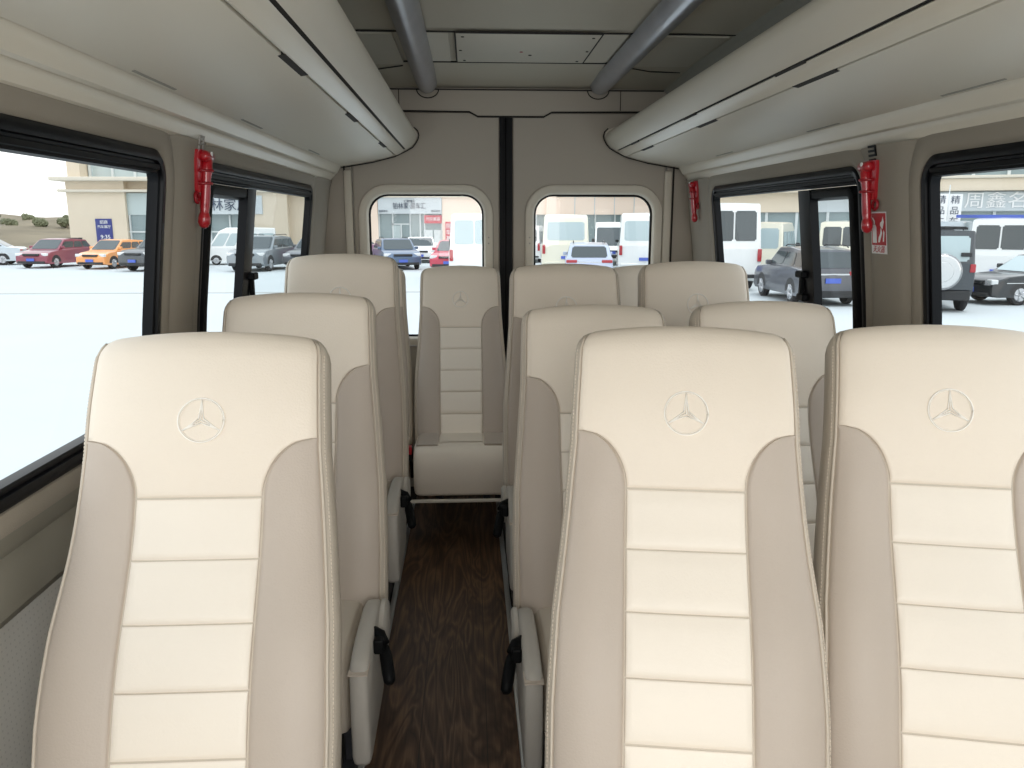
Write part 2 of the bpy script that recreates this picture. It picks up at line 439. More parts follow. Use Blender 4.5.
# ------------------------------------------------------------------ overhead racks
RX = .22
RPROF = [(.925, 1.70), (.935, 1.655), (.925, 1.648), (.912, 1.652), (.905, 1.664), (.900, 1.668)]
for s, lab in ((-1, 'left'), (1, 'right')):
    t = empty('luggage_rack', 'cream overhead luggage rack above the single seats' if s < 0 else 'cream overhead luggage rack above the double seats', 'luggage rack', (RX, 0, 1.7), group='overhead racks')
    t['group'] = 'overhead luggage racks'
    def P(o, z, y): return (s*o, y, z-1.7)
    Y0, Y1 = YF+.1, 4.19
    def strip(name, prof, m, ya=Y0, yb=Y1, ang=35, cap=True, par=t):
        bm = bmesh.new()
        vv = loft(bm, [[P(o, z, y) for o, z in prof] for y in (ya, (ya+yb)/2, yb)], closed=True)
        if cap: bm.faces.new(vv[0]); bm.faces.new(vv[-1])
        return mesh_obj(name, bm, m, par, angle=ang)
    def arc(cx, cz, r, a0, a1, n=8): return [(cx+r*math.cos(R(a0+(a1-a0)*k/n)), cz+r*math.sin(R(a0+(a1-a0)*k/n))) for k in range(n+1)]
    # main lower panel
    strip('underside_panel', [(.858, 1.716), (.80, 1.727), (.70, 1.742), (.64, 1.752), (.592, 1.768), (.592, 1.79), (.70, 1.78), (.858, 1.75)], M['rack'])
    strip('lip_moulding', [(.586, 1.770), (.580, 1.768), (.560, 1.777), (.546, 1.786), (.541, 1.793), (.56, 1.81), (.586, 1.795)], M['rack2'])
    strip('groove', [(.592, 1.778), (.53, 1.802), (.53, 1.84), (.60, 1.80)], M['gap'])
    # rounded inner shell
    shell = [(.532, 1.796), (.522, 1.800), (.505, 1.812), (.489, 1.830), (.478, 1.850), (.476, 1.866), (.482, 1.880), (.497, 1.891), (.54, 1.905), (.65, 1.93), (.80, 1.955), (.90, 1.965),
             (.90, 1.95), (.65, 1.92), (.54, 1.89), (.50, 1.87), (.50, 1.85), (.54, 1.81)]
    strip('inner_shell', shell, M['rack'])
    # outer rails by the wall
    strip('wall_rail', [(.944, 1.668), (.938, 1.650), (.926, 1.643), (.912, 1.648), (.903, 1.662), (.898, 1.672), (.898, 1.70), (.944, 1.70)], M['rack2'])
    strip('edge_rail', [(.894, 1.682), (.888, 1.676), (.878, 1.680), (.870, 1.694), (.866, 1.702), (.862, 1.712), (.860, 1.74), (.894, 1.74)], M['rack2'])
    strip('rail_groove', [(.90, 1.692), (.858, 1.722), (.858, 1.75), (.90, 1.75)], M['ceildark'])
    # end cap following the cross-section
    bm = bmesh.new()
    e = [(.944, 1.70), (.938, 1.650), (.912, 1.648), (.888, 1.676), (.860, 1.714), (.70, 1.741), (.592, 1.768), (.532, 1.796), (.505, 1.812), (.489, 1.830), (.478, 1.850), (.474, 1.868), (.478, 1.884), (.490, 1.898), (.54, 1.918), (.65, 1.945), (.80, 1.968), (.93, 1.975)]
    loft(bm, [[P(o, z, y) for o, z in e] for y in (4.19, 4.20)]); 
    bm.faces.new([bm.verts.new(P(o, z, 4.20)) for o, z in e]); bm.faces.new([bm.verts.new(P(o, z, 4.188)) for o, z in e])
    mesh_obj('end_cap', bm, M['rack'], t)
    bm = bmesh.new()
    e2 = [(.86, 1.708), (.70, 1.735), (.592, 1.762), (.532, 1.790), (.500, 1.808), (.483, 1.828), (.471, 1.850), (.467, 1.868), (.472, 1.888), (.49, 1.905)]
    add_tube(bm, [P(o, z, 4.205) for o, z in e2], .0030, 6)
    mesh_obj('end_gasket', bm, M['rubber'], t)
    for ya, yb in ((.62, .86), (1.72, 1.95), (2.60, 2.81), (3.52, 3.74)):
        strip('slot', [(.600, 1.7655), (.583, 1.768), (.583, 1.775), (.600, 1.773)], M['gap'], ya+(.1 if s > 0 else 0), yb+(.1 if s > 0 else 0))
        if s > 0: strip('upper_slot', [(.541, 1.7905), (.533, 1.794), (.533, 1.80), (.541, 1.80)], M['gap'], ya+.15, yb+.1)
    for ya in (.7, 1.62, 2.35, 3.3):
        strip('panel_slit', [(.848, 1.7165), (.842, 1.7175), (.842, 1.7225), (.848, 1.7225)], M['ceildark'], ya, ya+.22)

# ------------------------------------------------------------------ ceiling handrails
for s in (-1, 1):
    t = empty('ceiling_handrail', 'grey half-round handrail on the ceiling nearest the left luggage rack' if s < 0 else 'grey half-round handrail on the ceiling nearest the right luggage rack', 'handrail', (CX+.015+s*.43, 0, 2.122))
    t['group'] = 'ceiling handrails'
    bm = bmesh.new(); loops = []
    for y, k in [(YF, 1), (1.0, 1), (3.0, 1), (4.10, 1), (4.17, .97), (4.205, .85), (4.222, .55), (4.226, .1)]:
        loops.append([(.052*math.cos(R(a))*(k**.5), y, -.004-.058*k*math.sin(R(a))) for a in range(0, 181, 12)])
    loft(bm, loops, closed=False)
    mesh_obj('tube', bm, M['rail'], t, smooth=True)
    bm = bmesh.new()
    add_tube(bm, [(.055*math.cos(R(a)), YB-.038, -.030-.042*math.sin(R(a))) for a in range(0, 181, 15)], .0028, 6)
    mesh_obj('end_seal', bm, M['rubber'], t)

# ------------------------------------------------------------------ emergency hammers etc.
def hammer(side, y, z, label):
    t = empty('emergency_hammer', label, 'emergency hammer', W(side, y, z, .022)); t['group'] = 'red emergency hammers'
    t.rotation_euler = (R(-5*0), 0, 0)
    # local frame: x toward aisle = -side, y along van, z up ; lean of the wall
    dx = lambda zz: -side*0 + side*(half(z+zz)-half(z))
    s = -side
    bm = bmesh.new()
    prof = [(.022, .036), (.014, .037), (-.01, .034), (-.045, .026), (-.075, .021), (-.085, .016)]
    loops = []
    for zz, w in prof:
        x0 = dx(zz)
        loops.append([(x0, -w, zz), (x0+s*.012, -w, zz), (x0+s*.017, -w*.7, zz), (x0+s*.017, w*.7, zz), (x0+s*.012, w, zz), (x0, w, zz)])
    vv = loft(bm, loops); bm.faces.new(vv[0]); bm.faces.new(vv[-1])
    mesh_obj('holder', bm, M['red'], t, angle=30)
    bm = bmesh.new()
    x = dx(-.0)+s*.026
    add_tube(bm, [(x, -.030, .006), (x, -.026, .006), (x, -.020, .006), (x, .020, .006), (x, .026, .006), (x, .036, .006)], [.004, .011, .014, .014, .011, .004], 12)
    mesh_obj('hammer_head', bm, M['red'], t)
    bm = bmesh.new(); disc(bm, (x+s*.012, -.004, .012), (s, 0, 0), .006, .003, 10); mesh_obj('rivet', bm, M['white'], t)
    bm = bmesh.new()
    pts = [(.0, .013), (-.03, .014), (-.05, .0115), (-.085, .0125), (-.12, .0125), (-.135, .011), (-.14, .013), (-.150, .0155), (-.162, .0155), (-.172, .011), (-.176, .004)]
    add_tube(bm, [(dx(a)+s*.026, 0, a) for a, _ in pts], [b for _, b in pts], 14)
    mesh_obj('handle', bm, M['red'], t)
    bm = bmesh.new()
    c = Vector((dx(-.10)+s*.012, -.022, -.098))
    add_tube(bm, [c+Vector((0, .013*math.cos(a), .013*math.sin(a))) for a in [2*PI*k/14 for k in range(15)]], .0045, 6)
    mesh_obj('loop', bm, M['redmetal'], t)
    bm = bmesh.new()
    for zz in (-.03, -.062):
        add_tube(bm, [(dx(zz)+s*.014, -.026, zz), (dx(zz)+s*.036, -.014, zz), (dx(zz)+s*.041, 0, zz), (dx(zz)+s*.036, .014, zz), (dx(zz)+s*.014, .026, zz)], .004, 6)
    mesh_obj('clamp', bm, M['redmetal'], t)
hammer(-1, 2.185, 1.60, 'red emergency hammer in its holder on the pillar between the left windows')
hammer(1, 2.255, 1.585, 'red emergency hammer above the fire extinguisher sticker on the right pillar')
hammer(1, 4.02, 1.615, 'red emergency hammer far back beside the right rear door')

def strip_marks(side, y, z, m, name, label, cat, bars):
    bm = bmesh.new()
    for (a, b, c, d) in bars:
        p0 = W(side, y+a, z+c, .0262); q = W(side, y+b, z+c, .0262); r_ = W(side, y+b, z+d, .0262); s_ = W(side, y+a, z+d, .0262)
        vs = [bm.verts.new(p) for p in (p0, q, r_, s_)]
        f = bm.faces.new(vs)
        rr = bmesh.ops.extrude_face_region(bm, geom=[f])
        bmesh.ops.translate(bm, verts=[v for v in rr['geom'] if isinstance(v, bmesh.types.BMVert)], vec=(-side*.003, 0, 0))
    return tag(mesh_obj(name, bm, m), label, cat)
strip_marks(1, 2.25, 1.622, M['black'], 'wall_mark', 'small black three-barred mark above the right pillar hammer', 'marking',
            [(-.024, .018, .020, .026), (-.024, .018, .008, .014), (-.024, .018, -.004, .002), (-.024, -.017, -.004, .026), (-.018, .018, -.018, -.010)])
strip_marks(-1, 2.185, 1.632, M['greyclip'], 'wall_mark', 'small grey embossed mark above the left pillar hammer', 'marking',
            [(-.015, .018, .020, .026), (-.015, .018, .004, .009), (-.015, .018, -.014, -.008), (.012, .018, -.014, .026), (-.018, -.012, .004, .026), (-.018, -.012, -.014, .0)])
# fire extinguisher sticker
def wall_quad(side, y0, y1, z0, z1, inn, name, m, parent=None, org=(0, 0, 0)):
    bm = bmesh.new(); zs = [z0 + (z1-z0)*k/4 for k in range(5)]
    loft(bm, [[Vector(W(side, y, z, inn))-Vector(org) for z in zs] for y in (y0, y1)], closed=False)
    return mesh_obj(name, bm, m, parent)
so = W(1, 2.23, 1.41, 0)
st = empty('fire_extinguisher_sticker', 'red and white fire extinguisher sticker on the right window pillar', 'sticker', so)
so_v = st.location.copy()
wall_quad(1, 2.185, 2.272, 1.352, 1.468, .0275, 'white_backing', M['white'], st, so)
wall_quad(1, 2.189, 2.268, 1.376, 1.464, .0282, 'red_field', M['stickred'], st, so)
bm = bmesh.new()
def Q(y, z): return Vector(W(1, y, z, .0290)) - Vector(so)
bm.faces.new([bm.verts.new(Q(*p)) for p in ((2.239, 1.382), (2.262, 1.382), (2.262, 1.425), (2.256, 1.433), (2.245, 1.433), (2.239, 1.425))])
bm.faces.new([bm.verts.new(Q(*p)) for p in ((2.247, 1.434), (2.254, 1.434), (2.254, 1.442), (2.262, 1.450), (2.258, 1.453), (2.247, 1.443))])
for pts in (((2.232, 1.384), (2.222, 1.384), (2.208, 1.41), (2.214, 1.426), (2.219, 1.408), (2.228, 1.398)),
            ((2.219, 1.43), (2.206, 1.42), (2.197, 1.44), (2.203, 1.455), (2.209, 1.442), (2.218, 1.438)),
            ((2.206, 1.386), (2.199, 1.386), (2.195, 1.412), (2.201, 1.418))):
    bm.faces.new([bm.verts.new(Q(*p)) for p in pts])
mesh_obj('extinguisher_symbol', bm, M['white'], st)
tx = text_obj('lettering', '灭火器', .0205, M['stickred'], Vector(W(1, 2.2285, 1.3635, .0288))-Vector(so), (R(90), 0, R(-90)), st, ext=.0002, sx=1.05)

# ------------------------------------------------------------------ seats
SL = .825; SH = .515; SB = .62; XC = .105
def sw(s):
    P = [(-.08, .232), (0, .236), (.15, .238), (.30, .233), (.42, .222), (.52, .214), (.60, .208), (.68, .206), (.77, .203)]
    if s >= .77:
        k = min(1, (s-.77)/(SL-.77)); return .203 - .036*(1-math.sqrt(max(0, 1-k**2.4)))
    for (a, b), (c, d) in zip(P, P[1:]):
        if s <= c: return b+(d-b)*(s-a)/(c-a)
    return .203
def sdc(s):    # centre line depth (S-curve)
    return .066 - .016*math.exp(-((s-.20)/.15)**2) + .014*math.exp(-((s-.47)/.14)**2) - .006*math.exp(-((s-.67)/.1)**2)
def sth(s):
    t = .062 - .010*max(0, s)/SL
    if s > .76:
        k = min(1, (s-.76)/(SL-.76)); t *= math.sqrt(max(0.0, 1-k*k))
    return t
NEXP = 4.4
def arch(u, s): return -.014*u*u*max(0, min(1, (s-.5)/.3))**2
def FR(x, s, off=0.0):
    w = sw(s); u = max(-1, min(1, x/w)); th = sth(s)
    d = sdc(s) - th*(max(0, 1-abs(u)**NEXP))**(1/NEXP)
    # bolster swell and head cushion swell
    if s < SH+.1:
        a = (abs(x)-XC)/(w-XC)
        if 0 < a < 1: d -= .010*math.sin(PI*a)*min(1, (SH+.1-s)/.1)
    return Vector((x, d-off, s+arch(u, s)))
def xb(s):
    if s <= SH: return XC
    if s >= SB: return None
    w = sw(s)*.935; t = (s-SH)/(SB-SH)
    return XC + (w-XC)*(1-math.sqrt(1-t*t))
def patch(xl, xr, rows, name, parent, m, nu=14, off=.004, seams=(), pil=0.0):
    us = [0, .004, .012] ; us = []
    bm = bmesh.new(); loops = []; soff = []
    base = [0] + [k/nu for k in range(1, nu)] + [1]
    e = .0024
    for s in rows:
        a, b = xl(s), xr(s); L = b-a
        ee = min(e/max(L, 1e-4), .2)
        U = [0, ee, 2*ee] + [k/nu for k in range(1, nu)] + [1-2*ee, 1-ee, 1]
        U = sorted(U); lp = []
        for i, u in enumerate(U):
            o = off
            if i in (0, len(U)-1): o = -.003
            elif i in (1, len(U)-2): o = off*.45
            dz = min([abs(s-q) for q in seams] or [9])
            if dz < .0006: o = min(o, -.0035)
            elif dz < .0036: o = min(o, off*.4)
            if pil and seams:
                bb = [q for q in seams if q <= s+1e-6]; tt = [q for q in seams if q >= s-1e-6]
                if bb and tt and tt[0]-bb[-1] > .01:
                    k = (s-bb[-1])/(tt[0]-bb[-1]); o += pil*math.sin(PI*k)**.5*math.sin(PI*u)**.4 if 0 < k < 1 and 0 < u < 1 else 0
            lp.append(FR(a+L*u, s, o))
        loops.append(lp)
    n = len(loops[0])
    smid = [(rows[i]+rows[i+1])/2 for i in range(len(rows)-1)]
    def mi(i, k):
        if k in (0, n-2): return 1
        if min([abs(smid[i]-q) for q in seams] or [9]) < .0006+.0003*0+.0005: return 1
        return 0
    loft(bm, loops, closed=False, mi=mi)
    return mesh_obj(name, bm, [m, M['seam']], parent, smooth=True)
def rows_with_seams(s0, s1, seams, step=.02):
    r = set([round(s0, 5), round(s1, 5)]); n = max(1, int((s1-s0)/step))
    for k in range(n+1): r.add(round(s0+(s1-s0)*k/n, 5))
    for q in seams:
        r = {v for v in r if abs(v-q) > .007 or v in (round(s0, 5), round(s1, 5))}
        for d in (-.0035, -.0006, 0, .0006, .0035): 
            if s0-1e-6 <= q+d <= s1+1e-6: r.add(round(q+d, 5))
    return sorted(r)

def build_backrest(parent, lean):
    # body shell
    bm = bmesh.new(); loops = []; N = 40
    ss = [-.07, -.05, 0, .06, .12, .18, .24, .30, .36, .42, .48, .54, .60, .66, .72, .76, .78, .795, .807, .816, .822, .8245]
    for s in ss:
        w, th, dc = sw(s), sth(s), sdc(s); lp = []
        kk = .6 if s < -.06 else 1
        for k in range(N):
            a = 2*PI*k/N; c, q = math.cos(a), math.sin(a)
            x = w*kk*math.copysign(abs(c)**(2/NEXP), c); d = dc + th*math.copysign(abs(q)**(2/NEXP), q)
            lp.append((x, d, s+arch(x/w, s)))
        loops.append(lp)
    vv = loft(bm, loops); bm.faces.new(vv[0]); bm.faces.new(vv[-1])
    b = mesh_obj('backrest', bm, M['side'], parent, smooth=True)
    b.rotation_euler = (-lean, 0, 0)
    SE = [SH-.104*k for k in range(1, 5)]
    # head panel
    rows = rows_with_seams(SH, .8205, [SH], .018)
    def hxr(s):
        q = xb(s); return q if q is not None else sw(s)*.935
    rows = sorted(set(rows + [SB-.0005, SB, SB-.01, SB-.02] + [round(SH+.105*k/14, 5) for k in range(15)] + [.77, .78, .79, .80, .808, .814, .818]))
    patch(lambda s: -hxr(s), hxr, rows, 'head_panel', b, M['cream'], 24, .0045, [SH])
    # bolsters
    for sd in (-1, 1):
        rows = sorted(set(rows_with_seams(-.04, SH, [], .02) + [round(SH+(SB-SH)*k/16, 5) for k in range(17)]))
        f0 = lambda s: xb(s) if xb(s) is not None else sw(s)*.935
        if sd > 0: patch(f0, lambda s: sw(s)*.936, rows, 'side_bolster', b, M['taupe'], 10, .004)
        else: patch(lambda s: -sw(s)*.936, lambda s: -f0(s), rows, 'side_bolster', b, M['taupe'], 10, .004)
    # centre panel with quilting seams
    seams = [SH]+SE
    patch(lambda s: -XC, lambda s: XC, rows_with_seams(-.04, SH, seams, .015), 'centre_panel', b, M['insert'], 14, .0045, seams, pil=.003)
    # piping both sides and twin stitch line
    for sd in (-1, 1):
        bm = bmesh.new()
        pts = [FR(sd*sw(s)*.943, s, .001) for s in [-.04+.02*k for k in range(42)] + [.80, .81]]
        add_tube(bm, pts, .0032, 6)
        mesh_obj('piping', bm, M['side'], b)
        bm = bmesh.new()
        for k in range(0, 120):
            s = -.03 + .0068*k
            if s > .79: break
            def sp(s_): return Vector((sd*(sw(s_)*.9765), sdc(s_)-sth(s_)*.60, s_+arch(1, s_)))
            p0, p1 = sp(s), sp(s+.0044); 
            add_tube(bm, [p0, p1], .0007, 4)
        mesh_obj('stitching', bm, M['cream'], b)
    # stitched round emblem with three-point star
    bm = bmesh.new(); cs = .650; rr = .0385
    def E(x, z, o=.0052): return FR(x, cs+z, o)
    add_tube(bm, [E(rr*math.cos(a), rr*math.sin(a)) for a in [2*PI*k/40 for k in range(41)]], .0015, 5)
    add_tube(bm, [E(rr*.93*math.cos(a), rr*.93*math.sin(a)) for a in [2*PI*k/40 for k in range(41)]], .0005, 4)
    for a in (90, 210, 330):
        d = Vector((math.cos(R(a)), math.sin(R(a)))); nrm = Vector((-d.y, d.x))
        tip = d*rr*.93
        for sg in (-1, 1):
            add_tube(bm, [E(*(tip)), E(*(d*rr*.5+nrm*sg*.0018)), E(*(Vector((math.cos(R(a+60*sg)), math.sin(R(a+60*sg))))*rr*.13))], .0012, 4)
        add_tube(bm, [E(*tip), E(0, 0, .0058)], .0009, 4)
    mesh_obj('emblem', bm, M['thread'], b)
    return b

def build_cushion(parent, hw=.195, depth=.30, fz=-.19, uniform=False):
    # side path (y, z) from back-top over the front edge down
    y0 = .06
    path = [(y0, -.005), (-.02, .004), (-.10, .012), (-depth+.10, .016), (-depth+.06, .013), (-depth+.03, .003), (-depth+.012, -.014), (-depth+.002, -.04), (-depth-.004, -.08), (-depth, -.13), (-depth+.006, fz+.02), (-depth+.02, fz+.004), (-depth+.05, fz), (y0, fz)]
    cy, cz = -.1, -.10
    def pt(x, i, off=0):
        y, z = path[i]; e = max(0, (abs(x)-(hw-.035))/.035); k = .03*(1-math.sqrt(max(0, 1-min(1, e)**2)))
        v = Vector((y-cy, z-cz)); l = v.length; v = v*(l-k+off)/l
        return (x, cy+v.x, cz+v.y)
    xs = [-1, -.985, -.95, -.9, -.84, -.7, -.5, -.2, 0, .2, .5, .7, .84, .9, .95, .985, 1]
    bm = bmesh.new(); vv = loft(bm, [[pt(x*hw, i) for i in range(len(path))] for x in xs]); bm.faces.new(vv[0]); bm.faces.new(vv[-1])
    c = mesh_obj('cushion', bm, M['side'] if not uniform else M['cream'], parent, smooth=True)
    n = 12
    def strip(name, xa, xb_, m, i0, i1, off):
        cols = [xa, xa+.003, xa+.006] + [xa+(xb_-xa)*k/8 for k in range(1, 8)] + [xb_-.006, xb_-.003, xb_]
        bm = bmesh.new()
        loops = [[pt(x, i, (-.003 if j in (0, len(cols)-1) else off*.5 if j in (1, len(cols)-2) else off)) for i in range(i0, i1)] for j, x in enumerate(cols)]
        loft(bm, loops, closed=False, mi=lambda i, k: 1 if i in (0, len(cols)-2) else 0)
        mesh_obj(name, bm, [m, M['seam']], c, smooth=True)
    strip('centre_panel', -XC, XC, M['insert'] if not uniform else M['cream'], 0, 4 if uniform else 12, .004)
    if uniform:
        strip('side_bolster', -hw+.008, -XC, M['taupe'], 0, 5, .008); strip('side_bolster', XC, hw-.008, M['taupe'], 0, 5, .008)
    else:
        strip('side_bolster', -hw+.008, -XC, M['side'], 0, 12, .003); strip('side_bolster', XC, hw-.008, M['side'], 0, 12, .003)
    return c

def build_seat(label, x, yp, zf, zp, lean, aisle, group='cream van seats', uniform=False):
    """aisle: +1 / -1 = side on which the recliner shield sits, 0 = none"""
    t = empty('passenger_chair', label, 'seat', (x, yp, zf), group=group)
    # pedestal
    zc = zp - zf
    for sx in (-.13, .13):
        bm = bmesh.new(); hz = zc-.185
        if uniform:
            add_box(bm, sx-.015, sx+.015, .36, .40, 0, hz, .004, 1); add_box(bm, sx-.02, sx+.02, .33, .45, 0, .02, .004, 1)
        else:
            add_box(bm, sx-.015, sx+.015, -.24, -.20, 0, hz, .004, 1); add_box(bm, sx-.015, sx+.015, .0, .04, 0, hz, .004, 1)
            add_box(bm, sx-.02, sx+.02, -.27, .07, 0, .025, .004, 1)
        mesh_obj('leg', bm, M['steel'], t)
    box('seat_base', -.16, .16, -.25 if not uniform else -.2, .05 if not uniform else .42, zc-.21, zc-.18, M['steel'], t, bev=.005)
    b = build_backrest(t, lean); b.location = (0, 0, zc-.005)
    c = build_cushion(t, hw=.222 if uniform else .186, fz=-.212 if uniform else -.19, uniform=uniform); c.location = (0, 0, zc)
    if aisle:
        s = aisle
        prof = [(.0, -.12), (.005, -.05), (-.005, -.005), (-.03, .018), (-.08, .030), (-.16, .034), (-.25, .030), (-.315, .018), (-.335, .006), (-.345, -.02), (-.348, -.10), (-.345, -.215), (-.335, -.23), (-.30, -.235), (-.05, -.22)]
        def slab(name, x0, x1, sc, m, cy=-.17, cz=-.085):
            bm = bmesh.new(); r_ = .012; loops = []
            for xx, k in ((x0, r_), (x0+r_*.3, r_*.3), (x0+r_, 0), (x1-r_, 0), (x1-r_*.3, r_*.3), (x1, r_)):
                lp = []
                for y, z in prof:
                    v = Vector((y-cy, z-cz)); v *= sc*(v.length-k)/v.length; lp.append((s*xx, cy+v.x, cz+v.y+(0 if sc == 1 else .0)))
                loops.append(lp)
            vv = loft(bm, loops); bm.faces.new(vv[0]); bm.faces.new(vv[-1])
            return mesh_obj(name, bm, m, t, angle=50)
        sh = slab('side_shield', .192, .232, 1, M['shield']); sh.location = (0, 0, zc)
        bm = bmesh.new(); add_box(bm, s*.212-.0215, s*.212+.0215, -.350, -.30, -.0035, -.0005); q = mesh_obj('shield_seam', bm, M['seam'], sh)
        bm = bmesh.new(); pts = []
        for xx, k in ((.232, 0), (.242, 0), (.247, .006)):
            pts.append([(s*xx, -.055+ (.05-k)*math.cos(a)*1.5, zc-.04 + (.062-k)*math.sin(a)) for a in [2*PI*i/24 for i in range(24)]])
        vv = loft(bm, pts); bm.faces.new(vv[0]); bm.faces.new(vv[-1])
        mesh_obj('recliner_cover', bm, M['shield'], t, angle=40)
        # black recline lever: bracket and grip hanging into the aisle
        bm = bmesh.new()
        add_tube(bm, [(s*.226, -.185, zc+.014), (s*.245, -.198, zc+.010), (s*.258, -.215, zc-.003)], [.013, .014, .011], 8)
        add_box(bm, s*.244-.012, s*.244+.012, -.232, -.190, zc-.022, zc+.014, .005, 2)
        lv = mesh_obj('recline_lever', bm, M['black'], t)
        bm = bmesh.new()
        p0 = Vector((s*.254, -.205, zc-.008)); p1 = Vector((s*.272, -.268, zc-.075))
        add_tube(bm, [p0, p0.lerp(p1, .12), p0.lerp(p1, .3), p0.lerp(p1, .7), p0.lerp(p1, .92), p1], [.006, .012, .0145, .015, .0135, .007], 12)
        mesh_obj('grip', bm, M['black'], lv)
    return t

for s_, x0, x1 in ((-1, -.79, -.32), (1, .15, 1.22)):   # raised floor over the wheel arches
    bm = bmesh.new(); add_box(bm, x0, x1, 2.35, 3.0, -.001, .074, .01, 2)
    mesh_obj('trim_%d' % tn, bm, M['carpet'], struct=True); tn += 1
# first seat of each kind is built, the rest are copies of it and of its parts
def place(src, label, x, yp, zf, zbase_src):
    o = copy_tree(src); o['label'] = label; o.location = (x, yp, zf)
    return o
L1 = R(23.5)
seatA = build_seat('cream leather seat nearest on the left, under the left front window', -.470, 1.118, 0, .512, L1, +1); seatA.scale = (1.03, 1, 1)
seatB = build_seat('cream leather seat nearest in the middle of the picture, right of the aisle', .338, 1.095, 0, .520, L1, -1); seatB.scale = (.985, 1, 1); seatB.rotation_euler[2] = R(-9)
seatC = build_seat('cream leather seat at the right picture edge by the right front window', .798, 1.095, 0, .520, L1, 0); seatC.scale = (.97, 1, 1); seatC.rotation_euler[2] = R(-13)
L2 = R(17)
seatD = build_seat('cream seat directly behind the nearest left seat, second on the left', -.462, 1.926, 0, .485, L2, +1)
seatE = build_seat('second-row seat right of the aisle, behind the large middle seat', .345, 1.935, 0, .447, L2, -1)
seatF = build_seat('second-row seat by the sliding right window, its logo hidden behind nearer seats', .825, 1.935, 0, .455, L2, 0)
def ref(src, label, x, y, z): return place(src, label, x, y, z, 0)
ref(seatD, 'third and highest seat on the left, in front of the rear left window', -.462, 2.690, .075)
ref(seatE, 'third-row seat right of the aisle, below the rear right window', .350, 2.690, .075)
ref(seatF, 'third-row seat beside the right wall with its round logo in view', .832, 2.690, .075)
L4 = R(14)
seatG = build_seat('rear bench seat facing down the aisle, its cushion fully in view', -.045, 3.690, 0, .452, L4, 0, uniform=True); seatG.scale = (.955, 1, 1)
ref(seatG, 'rear bench seat in the left corner, mostly behind the third left seat', -.505, 3.690, 0)
ref(seatG, 'rear bench seat hidden behind the third-row seat right of the aisle', .414, 3.690, 0)
ref(seatG, 'rear bench seat in the right corner, seen between two third-row seats', .873, 3.690, 0)
bs = tag(box('bench_edge_strip', -.72, 1.06, 3.375, 3.39, .222, .236, M['surround'], bev=.003), 'pale strip under the front edge of the rear bench', 'strip')
# buckle beside the bench
t = empty('seat_belt_buckle', 'black seat belt buckle with red button beside the rear bench seat', 'buckle', (-.275, 3.46, .42))
bm = bmesh.new(); add_tube(bm, [(0, .12, -.14), (0, .06, -.05), (0, 0, 0)], .008, 8); mesh_obj('stalk', bm, M['black'], t)
bm = bmesh.new(); add_box(bm, -.014, .014, -.03, .02, -.02, .045, .005, 2); mesh_obj('buckle_body', bm, M['black'], t)
bm = bmesh.new(); add_box(bm, -.012, .012, -.034, -.004, .01, .048, .003, 1); mesh_obj('button', bm, M['red'], t)
# ------------------------------------------------------------------ the yard outside
GZ = -.96
M['concrete'] = mat('pale concrete', (.53, .575, .59), .85, var=.02, vscale=.4)
M['kerb'] = mat('grey channel', (.42, .43, .42), .9)
M['stone'] = mat('beige stone', (.70, .60, .47), .8, var=.03, vscale=.6)
M['stone2'] = mat('pale band', (.66, .60, .50), .8)
M['pinkwall'] = mat('pale pink wall', (.86, .70, .58), .85, var=.02, vscale=.5)
M['facadeglass'] = mat('facade glass', (.22, .29, .30), .15, spec=.8)
M['facadelight'] = mat('facade light glass', (.45, .53, .53), .2, spec=.8)
M['frame'] = mat('facade frames', (.62, .66, .66), .5)
M['signgrey'] = mat('grey sign board', (.55, .60, .62), .6)
M['signred'] = mat('red banner', (.60, .06, .09), .6)
M['signblue'] = mat('blue poster', (.04, .05, .22), .6)
M['ink'] = mat('dark lettering', (.06, .08, .12), .6)
M['soil'] = mat('brown hillside', (.20, .165, .11), .95, var=.2, vscale=.25)
M['leaf'] = mat('dusty foliage', (.16, .17, .10), .95, var=.3, vscale=.8)
M['tyre'] = mat('tyre rubber', (.02, .02, .022), .8)
M['rim'] = mat('alloy rim', (.55, .56, .58), .3, metal=.8)
M['carglass'] = mat('car glass', (.05, .065, .07), .08, spec=.8)
M['vanglass'] = mat('pale reflecting glass', (.42, .52, .54), .1, spec=.8)
M['lamp'] = mat('headlamp', (.75, .76, .76), .15, coat=.5)
M['tail'] = mat('tail lamp', (.40, .02, .03), .2, coat=.5)
M['plate'] = mat('blue number plate', (.08, .14, .55), .5)
M['trimblack'] = mat('black trim', (.025, .026, .028), .6)
M['chrome'] = mat('chrome', (.7, .7, .7), .15, metal=1)
M['navy'] = mat('navy sign', (.07, .12, .45), .6)
M['yellow'] = mat('yellow paint', (.75, .6, .05), .6)
def paint(n, c, metal=.15): return mat(n, c, .28, metal=metal, coat=.6)

g = box('ground', -120, 120, -60, 160, GZ-.2, GZ, M['concrete'], struct=True)
tag(box('drainage_channel', -60, 8, 28.05, 28.35, GZ, GZ+.012, M['kerb']), 'thin grey drainage line crossing the white yard on the left', 'channel')

